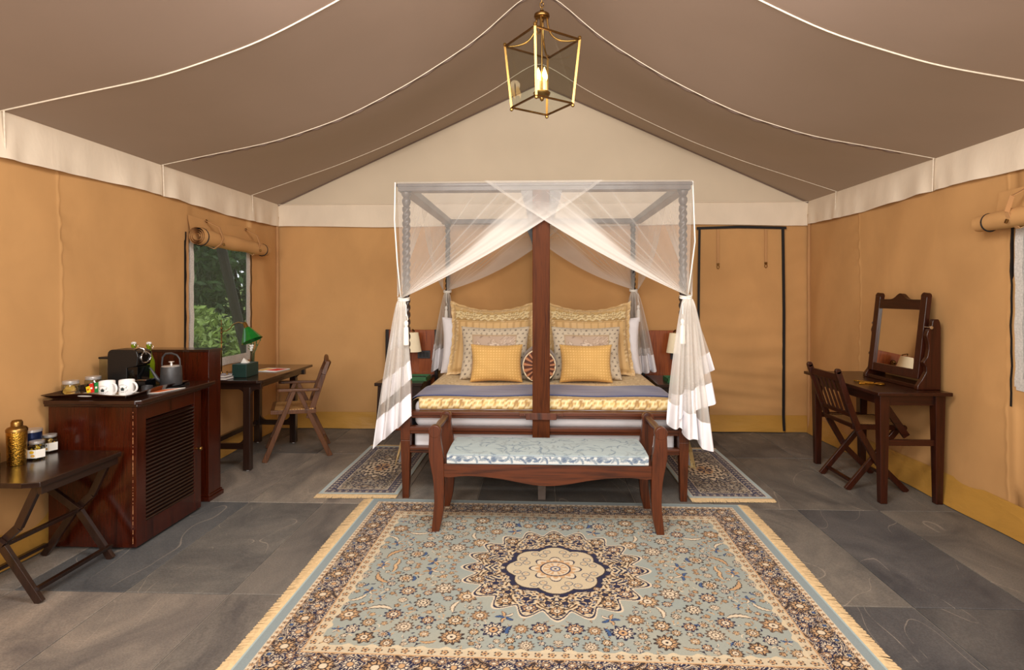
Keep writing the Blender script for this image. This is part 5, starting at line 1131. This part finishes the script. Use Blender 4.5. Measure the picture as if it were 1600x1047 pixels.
g = MB(); g.prism([(-2.30, 3.17), (-2.20, 3.22), (-2.155, 3.40), (-2.25, 3.34)], ZT_+.0005, ZT_+.003, 'z')
cd = root('menu_card', 'pale orange card lying on the cabinet top in front of the kettle', 'card', (-2.22, 3.28, ZT_)); obj(g, 'sheet', M_wpaper, cd); g = MB(); g.prism([(-2.285, 3.19), (-2.205, 3.23), (-2.17, 3.36), (-2.245, 3.31)], ZT_+.003, ZT_+.0036, 'z'); obj(g, 'printed_panel', M_orange, cd)
lathe_obj('capsule_holder', [(.03, 0), (.03, .028), (.026, .03), (.024, .01), (0, .01)], (-2.285, 3.245, ZB), M_grey, 'small dark grey cup beside the right mug', 'cup')

# ------------------------------------------------------------------ writing desk
dk = root('writing_desk', 'dark wooden writing desk with arched brackets below the left window', 'desk', (-2.43, 4.89, 0))
g = MB(); g.prism([(-2.70, 4.37), (-2.20, 4.37), (-2.17, 4.40), (-2.17, 5.40), (-2.70, 5.40)], .698, .72, 'z'); obj(g, 'top', M_espY, dk, bevel=.003)
for y in (4.43, 5.27):
    g = MB(); g.box(-2.68, y-.018, .645, -2.19, y+.018, .698)
    for x, s in ((-2.64, 1), (-2.30, -1)):
        for s2 in (-1, 1):
            c_ = (x+s2*.025, .645); pts = [c_]+[(c_[0]+s2*.055*(1-sin(t)), c_[1]-.055*(1-cos(t))) for t in lsp(0, PI/2, 7)]; g.prism(pts, y-.012, y+.012)
    obj(g, 'end_rail', M_espX, dk, bevel=.002)
    for x in (-2.64, -2.30):
        g = MB(); g.box(x-.028, y-.026, .008, x+.028, y+.026, .66); l_ = obj(g, 'leg', M_esp, dk, bevel=.003); g = MB(); g.lathe([(.012, 0), (.012, .01)], (x, y, 0), 10); obj(g, 'glide', M_white, l_)
    g = MB(); g.box(-2.62, y-.014, .17, -2.32, y+.014, .215)
    for x, s in ((-2.612, 1), (-2.328, -1)): pts = [(x, .215)]+[(x+s*.06*(1-sin(t)), .215+.06*(1-cos(t))) for t in lsp(0, PI/2, 7)]; g.prism(pts, y-.012, y+.012)
    obj(g, 'stretcher', M_espX, dk, bevel=.002)
g = MB(); g.box(-2.66, 4.45, .175, -2.63, 5.25, .215); obj(g, 'stretcher', M_espY, dk, bevel=.002)
g = MB(); g.box(-2.225, 4.45, .655, -2.205, 5.25, .698); obj(g, 'side_rail', M_espY, dk, bevel=.002)
ZD = .721
tb = root('tissue_box', 'dark green leather tissue box on the writing desk', 'tissue box', (-2.42, 4.62, ZD))
g = MB(); g.box(-2.48, 4.52, ZD, -2.36, 4.72, ZD+.108); obj(g, 'box', M_teal, tb, bevel=.004); g = MB(); g.add([(-2.45, 4.60, ZD+.107), (-2.39, 4.60, ZD+.107), (-2.43, 4.61, ZD+.150), (-2.45, 4.66, ZD+.107), (-2.40, 4.66, ZD+.107), (-2.425, 4.63, ZD+.138)], [(0, 1, 2), (0, 2, 5, 3), (1, 4, 5, 2), (3, 5, 4)]); obj(g, 'tissue', M_wpaper, tb)
va = root('bud_vase', 'slim glass bud vase with white blooms and dark sprigs behind the tissue box', 'vase', (-2.53, 4.95, ZD))
g = MB(); g.lathe([(.020, 0), (.021, .004), (.019, .17), (.020, .185)], (-2.53, 4.95, ZD), 20); obj(g, 'glass', M_glass, va, smooth=60)
fl = root('flower_sprigs', 'white blooms and thin dark sprigs standing in the slim glass vase', 'flowers', (-2.53, 4.95, ZD+.01)); g = MB()
for a, b, h_ in ((-.01, 0, .22), (.03, .01, .25), (.06, .02, .27), (.05, -.02, .23), (0, .02, .235)): g.tube([(-2.53, 4.95, ZD+.012), (-2.53+a*.3, 4.95+b*.3, ZD+h_*.6), (-2.53+a, 4.95+b, ZD+h_)], .0022, 6); g.lathe([(0, -.012), (.006, -.004), (.007, .004), (0, .012)], (-2.53+a, 4.95+b, ZD+h_), 8)
obj(g, 'stems', M_leafd, fl, smooth=180); g = MB()
for k_ in range(12): a = k_*1.1; g.lathe([(0, -.009), (.008, -.004), (.010, .003), (0, .009)], (-2.53-.004+.016*cos(a)*(k_ % 3)/2, 4.94+.012*sin(a), ZD+.20+.022*sin(a*1.7)), 10)
obj(g, 'blooms', M_petal, fl, smooth=180)
g = MB()
for k_ in range(10): a = k_*2.1; c = Vector((-2.53+.02*cos(a), 4.95+.02*sin(a), ZD+.17+.008*k_)); g.add([c, c+Vector((.010*cos(a)+.004, .01*sin(a), .012)), c+Vector((.026*cos(a), .026*sin(a), .018)), c+Vector((.01*cos(a)-.004, .01*sin(a), .004))], [(0, 1, 2, 3)])
obj(g, 'leaves', M_leaf, fl, recalc=False)
br = root('brochure', 'cream leaflet with red print lying open on the writing desk', 'brochure', (-2.38, 4.98, ZD)); g = MB(); g.prism([(-2.50, 4.90), (-2.28, 4.86), (-2.24, 5.06), (-2.46, 5.10)], ZD+.0004, ZD+.004, 'z'); obj(g, 'sheet', M_wpaper, br); g = MB(); g.prism([(-2.40, 4.93), (-2.29, 4.90), (-2.25, 5.03), (-2.36, 5.06)], ZD+.004, ZD+.0048, 'z'); obj(g, 'red_panel', M_redp, br)
g = MB(); g.prism([(-2.49, 4.91), (-2.42, 4.90), (-2.38, 5.06), (-2.45, 5.075)], ZD+.004, ZD+.0048, 'z'); obj(g, 'orange_panel', M_cookie, br)
for i in range(2):
    z = ZD+.0005+i*.019; g = MB(); y0, y1, xa_, xb_ = 4.385, 4.50, -2.64, -2.452-.01*i; g.box(xa_, y0, z, xb_, y1, z+.003); g.box(xa_, y0, z+.015, xb_, y1, z+.018); g.box(xa_, y0, z, xa_+.004, y1, z+.018)
    b_ = root('book', ['grey bound book at the bottom of the pile by the partition on the desk', 'grey bound book on top of the pile by the partition, with brass knobs on it'][i], 'book', (-2.54, 4.44, z), 'desk books'); obj(g, 'cover', M_book, b_); g = MB(); g.box(xa_+.004, y0+.003, z+.003, xb_-.004, y1-.003, z+.015); obj(g, 'pages', M_wpaper, b_)
for x in (-2.53, -2.475): lathe_obj('pawn_ornament', [(.009, 0), (.009, .003), (.004, .008), (.004, .016), (.007, .020), (.006, .028), (0, .031)], (x, 4.44, ZD+.0385), M_brass, 'small brass ornament standing on the grey books, %s one' % ('left' if x < -2.5 else 'right'), 'ornament', 'brass ornaments', 14)
# green lamp
dl = root('desk_lamp', 'brass desk lamp with green glass cone shade on the writing desk', 'lamp', (-2.60, 4.58, ZD)); lx, ly = -2.60, 4.58
g = MB(); g.lathe([(.07, 0), (.07, .012), (.05, .02), (.012, .028), (.008, .04)], (lx, ly, ZD), 28); obj(g, 'base', M_brassd, dl, smooth=50)
g = MB(); g.tube([(lx, ly, ZD+.03), (lx, ly, ZD+.40)], .0055, 10); g.tube([(lx, ly, ZD+.40), (lx, ly, ZD+.455)], .003, 8); g.lathe([(0, -.006), (.006, 0), (0, .006)], (lx, ly, ZD+.458), 10)
for z in (.28, .36, .395): g.lathe([(.006, -.008), (.010, -.004), (.010, .004), (.006, .008)], (lx, ly, ZD+z), 12)
obj(g, 'stem', M_brassd, dl, smooth=180)
ax = Vector((.42, -.05, -.9)).normalized(); ap = Vector((lx+.195, ly, ZD+.435))
g = MB(); g.tube([(lx, ly, ZD+.375), (lx+.04, ly, ZD+.372), (lx+.075, ly, ZD+.395), (lx+.10, ly, ZD+.43), (lx+.14, ly, ZD+.445), tuple(ap)], .0045, 10); obj(g, 'arm', M_brass, dl, smooth=180)
Mx = Vector((0, 0, -1)).rotation_difference(ax).to_matrix()
g = MB(); g.lathe([(.012, .01), (.016, 0), (.018, -.03), (.024, -.045)], ap, 20, M=Mx); obj(g, 'socket', M_brass, dl, smooth=50)
g = MB(); g.lathe([(.026, -.040), (.085, -.155), (.083, -.155), (.022, -.042)], ap, 36, M=Mx); obj(g, 'shade', M_green, dl, smooth=60)

# ------------------------------------------------------------------ cane armchair at the desk (local frame: front is -X)
ch = root('armchair', 'walnut folding armchair with cane seat and slanted legs at the writing desk', 'chair', (-2.12, 4.955, 0), rz=math.radians(22.6)); W = .235
for s in (-1, 1):
    y = s*W
    g = MB(); g.bar((-.26, y, 0), (-.03, y, .585), .026, .042, .026, .034, side=(0, 1, 0)); obj(g, 'leg', M_wal, ch, bevel=.003)
    g = MB(); g.bar((.26, y-s*.03, 0), (.0, y-s*.03, .575), .024, .042, .024, .032, side=(0, 1, 0)); obj(g, 'leg', M_wal, ch, bevel=.003)
    g = MB(); g.bar((-.15, y, .592), (.17, y, .582), .045, .024, .045, .020, side=(0, 1, 0)); g.lathe([(.022, -.012), (.022, .012)], (-.15, y, .592), 16); obj(g, 'arm', M_wal, ch, bevel=.004)
    g = MB(); g.bar((.085, y-s*.055, .33), (.205, y-s*.055, .70), .024, .05, .024, .040, side=(0, 1, 0)); g.bar((.205, y-s*.055, .70), (.245, y-s*.075, .81), .024, .040, .022, .03, side=(0, 1, 0)); obj(g, 'back_stile', M_wal, ch, bevel=.003)
    g = MB(); g.bar((-.20, y-s*.03, .405), (.13, y-s*.03, .395), .026, .032, side=(0, 1, 0)); obj(g, 'seat_rail', M_wal, ch, bevel=.002)
g = MB(); g.bar((-.20, -W+.02, .405), (-.20, W-.02, .405), .03, .032); g.bar((.13, -W+.02, .395), (.13, W-.02, .395), .03, .032); obj(g, 'seat_rail', M_wal, ch, bevel=.002)
g = MB(); g.box(-.195, -W+.035, .410, .125, W-.035, .420); obj(g, 'seat', M_cane, ch)
g = MB(); g.surf(lambda y, v: (.115+.135*v+.012*(1-(y/.18)**2), y, .46+.33*v), lsp(-.165, .165, 10), lsp(0, 1, 8)); g.surf(lambda y, v: (.127+.135*v+.012*(1-(y/.18)**2), y, .46+.33*v), lsp(-.165, .165, 10), lsp(0, 1, 8)); obj(g, 'backrest', M_cane, ch, smooth=180)
g = MB(); g.tube([(.235, y, .79+.05*(1-(y/.17)**2)) for y in lsp(-.165, .165, 14)], .017, 8); obj(g, 'back_rail', M_wal, ch, smooth=180); g = MB(); g.tube([(.125, -.16, .455), (.135, 0, .455), (.125, .16, .455)], .014, 8); obj(g, 'back_rail', M_wal, ch, smooth=180)
g = MB(); g.bar((-.225, -W, .09), (-.225, W, .09), .02, .02); g.bar((.225, -W+.03, .09), (.225, W-.03, .09), .02, .02); obj(g, 'stretcher', M_wal, ch)

# ------------------------------------------------------------------ vanity table
vt = root('vanity_table', 'dark wooden dressing table with tapered legs against the right wall', 'table', (2.47, 4.35, 0))
g = MB(); g.box(2.225, 3.82, .728, 2.705, 4.87, .752); obj(g, 'top', M_redY, vt, bevel=.004)
for y in (3.90, 4.79):
    g = MB(); g.box(2.30, y-.012, .655, 2.66, y+.012, .728); obj(g, 'apron', M_redX, vt, bevel=.002)
    g = MB(); g.box(2.31, y-.012, .385, 2.65, y+.012, .425); obj(g, 'stretcher', M_redX, vt, bevel=.002)
    for x in (2.298, 2.658): g = MB(); g.bar((x, y, 0), (x, y, .728), .044, .044, .066, .066, side=(1, 0, 0)); obj(g, 'leg', M_red, vt, bevel=.003)
for x in (2.298, 2.658): g = MB(); g.box(x-.012, 3.92, .655, x+.012, 4.77, .728); obj(g, 'apron', M_redY, vt, bevel=.002)
g = MB(); g.bar((2.38, 4.05, .66), (2.55, 4.05, .41), .02, .045, side=(0, 1, 0)); obj(g, 'brace', M_redX, vt)
# mirror on stand
vm = root('vanity_mirror', 'tilted swing mirror in a dark carved wooden stand on the dressing table', 'mirror', (2.61, 4.24, .753)); ZV = .753
def carved(y, t):
    # profile in X-Z : scrolling front edge, straight back edge
    zz = [0, .03, .07, .13, .17, .20, .24, .30, .34, .40, .44, .46, .50, .52]; fx = [2.545, 2.548, 2.575, 2.605, 2.603, 2.585, 2.612, 2.622, 2.620, 2.606, 2.618, 2.640, 2.645, 2.655]; bx = [2.70]*12+[2.695, 2.685]
    g = MB(); zs_ = lsp(0, .52, 60); K_ = .475/.52; g.strip([(float(np.interp(z, zz, fx)), ZV+z*K_) for z in zs_], [(float(np.interp(z, zz, bx)), ZV+z*K_) for z in zs_], y-t/2, y+t/2); obj(g, 'side_post', M_red, vm, smooth=35, bevel=.003)
carved(3.945, .035); carved(4.555, .035)
g = MB(); g.box(2.56, 3.94, ZV, 2.69, 4.56, ZV+.028); obj(g, 'base', M_redY, vm, bevel=.004)
# tilted frame: plane through pivot, leaning back to +X at the top
piv = Vector((2.628, 0, ZV+.42)); ta = math.radians(6); YAW = math.radians(-4)
def fp(y, h, d=0):
    a, b = h*sin(ta)-d*cos(ta), y-4.25; return (piv.x-.0+a*cos(YAW)+b*sin(YAW)*1.0, 4.25+b*cos(YAW)-a*sin(YAW)*-1, piv.z+h*cos(ta)+d*sin(ta))
def fbox(y0, y1, h0, h1, d0, d1, nm, mt=M_red, bev=.003, par=None):
    g = MB(); v = [fp(y, h, d) for d in (d0, d1) for h in (h0, h1) for y in (y0, y1)]; g.add(v, [(0, 1, 3, 2), (4, 6, 7, 5), (0, 4, 5, 1), (2, 3, 7, 6), (0, 2, 6, 4), (1, 5, 7, 3)]); return obj(g, nm, mt, par or vm, bevel=bev)
Y0, Y1 = 3.985, 4.515
fbox(Y0, Y0+.055, -.36, .205, -.012, .022, 'frame_stile'); fbox(Y1-.055, Y1, -.36, .205, -.012, .022, 'frame_stile')
for yc in (Y0+.0275, Y1-.0275):
    g = MB(); n_ = 12; v = [fp(yc+.0275*cos(t), .205+.03*sin(t), d) for d in (-.012, .022) for t in lsp(0, PI, n_)]; g.add(v, [tuple(range(n_)), tuple(range(n_, 2*n_))[::-1]]+[(i, i+1, i+1+n_, i+n_) for i in range(n_-1)]+[(n_-1, 0, n_, 2*n_-1)]); obj(g, 'finial', M_red, vm)
fbox(Y0+.05, Y1-.05, -.36, -.30, -.01, .020, 'frame_rail')
n_ = 30; g = MB(); yy_ = lsp(Y0+.05, Y1-.05, n_); tp = [.185+.045*math.exp(-((y-4.25)/.05)**2) for y in yy_]
v = [fp(y, h, d) for d in (-.01, .02) for k_, hs in ((0, [.115]*n_), (1, tp)) for y, h in zip(yy_, hs)]
f = []
for i in range(n_-1): a = i; f += [(a, a+1, a+1+n_, a+n_), (a+2*n_, a+3*n_, a+3*n_+1, a+2*n_+1), (a, a+2*n_, a+2*n_+1, a+1), (a+n_, a+n_+1, a+3*n_+1, a+3*n_)]
g.add(v, f); obj(g, 'frame_rail', M_redY, vm)
fbox(Y0+.05, Y1-.05, -.305, .12, .000, .006, 'mirror_glass', M_mirror, 0)
fbox(Y0+.05, Y1-.05, -.305, .12, -.010, -.002, 'backing', M_black, 0)
for y in (3.925, 4.575): g = MB(); g.lathe([(.004, -.06), (.004, 0), (.011, .002), (.011, .012), (0, .014)], (2.63, y, ZV+.42), 14, 'y', M=None if y < 4 else Matrix.Rotation(PI, 3, 'X')); obj(g, 'pivot_knob', M_chrome, vm, smooth=50)
hb = root('hair_brush_set', 'ornate gold comb and brush lying on the dressing table by the mirror', 'comb', (2.42, 4.19, ZV)); g = MB()
g.tube([(2.32, 4.28, ZV+.008), (2.36, 4.22, ZV+.008), (2.40, 4.17, ZV+.008)], [.006, .008, .007], 10); g.lathe([(0, 0), (.028, .001), (.034, .006), (.028, .014), (0, .018)], (2.425, 4.14, ZV), 20); obj(g, 'brush', M_gold, hb, smooth=60)
g = MB(); g.box(2.30, 4.17, ZV+.001, 2.40, 4.185, ZV+.012)
for i in range(16): g.box(2.302+i*.006, 4.15, ZV+.002, 2.304+i*.006, 4.17, ZV+.008)
obj(g, 'comb', M_gold, hb)

# ------------------------------------------------------------------ folding chair at the vanity (faces +X)
fc = root('folding_chair', 'dark wooden slat back folding chair tucked under the dressing table', 'chair', (2.37, 4.34, 0)); ya, yb = 4.13, 4.55
for y in (ya, yb):
    g = MB(); pts = [(2.125, y, .845), (2.20, y, .62), (2.27, y, .43), (2.40, y, .20), (2.60, y, 0)]
    for p, q in zip(pts, pts[1:]): g.bar(p, q, .026, .040, side=(0, 1, 0))
    g.lathe([(.020, -.013), (.020, .013)], (2.125, y, .848), 16, 'y'); obj(g, 'long_leg', M_red, fc, bevel=.002)
    yi = y+(.028 if y == ya else -.028)
    g = MB(); g.bar((2.20, yi, 0), (2.56, yi, .44), .024, .040, side=(0, 1, 0)); obj(g, 'short_leg', M_red, fc, bevel=.003)
    g = MB(); g.bar((2.235, yi, .45), (2.60, yi, .445), .024, .035, side=(0, 1, 0)); g.lathe([(.019, -.012), (.019, .012)], (2.60, yi, .445), 14, 'y'); obj(g, 'seat_rail', M_red, fc, bevel=.002)
for x, z, w_, h_ in ((2.137, .80, .018, .05), (2.225, .535, .018, .03), (2.245, .455, .02, .03), (2.59, .448, .02, .03)): g = MB(); g.box(x-w_/2, ya+.01, z-h_/2, x+w_/2, yb-.01, z+h_/2); obj(g, 'cross_rail', M_redY, fc, bevel=.002)
for i in range(6):
    y = ya+.055+i*.062; g = MB(); g.bar((2.222, y, .54), (2.140, y, .785), .022, .010, side=(0, 1, 0)); obj(g, 'back_slat', M_red, fc, bevel=.001)
g = MB(); g.box(2.25, ya+.04, .450, 2.585, yb-.04, .462); obj(g, 'seat', M_cane, fc)
g = MB(); g.bar((2.245, ya+.02, .055), (2.245, yb-.02, .055), .03, .016); obj(g, 'stretcher', M_redY, fc); g = MB(); g.bar((2.535, ya, .07), (2.535, yb, .07), .018, .018); obj(g, 'stretcher', M_redY, fc)
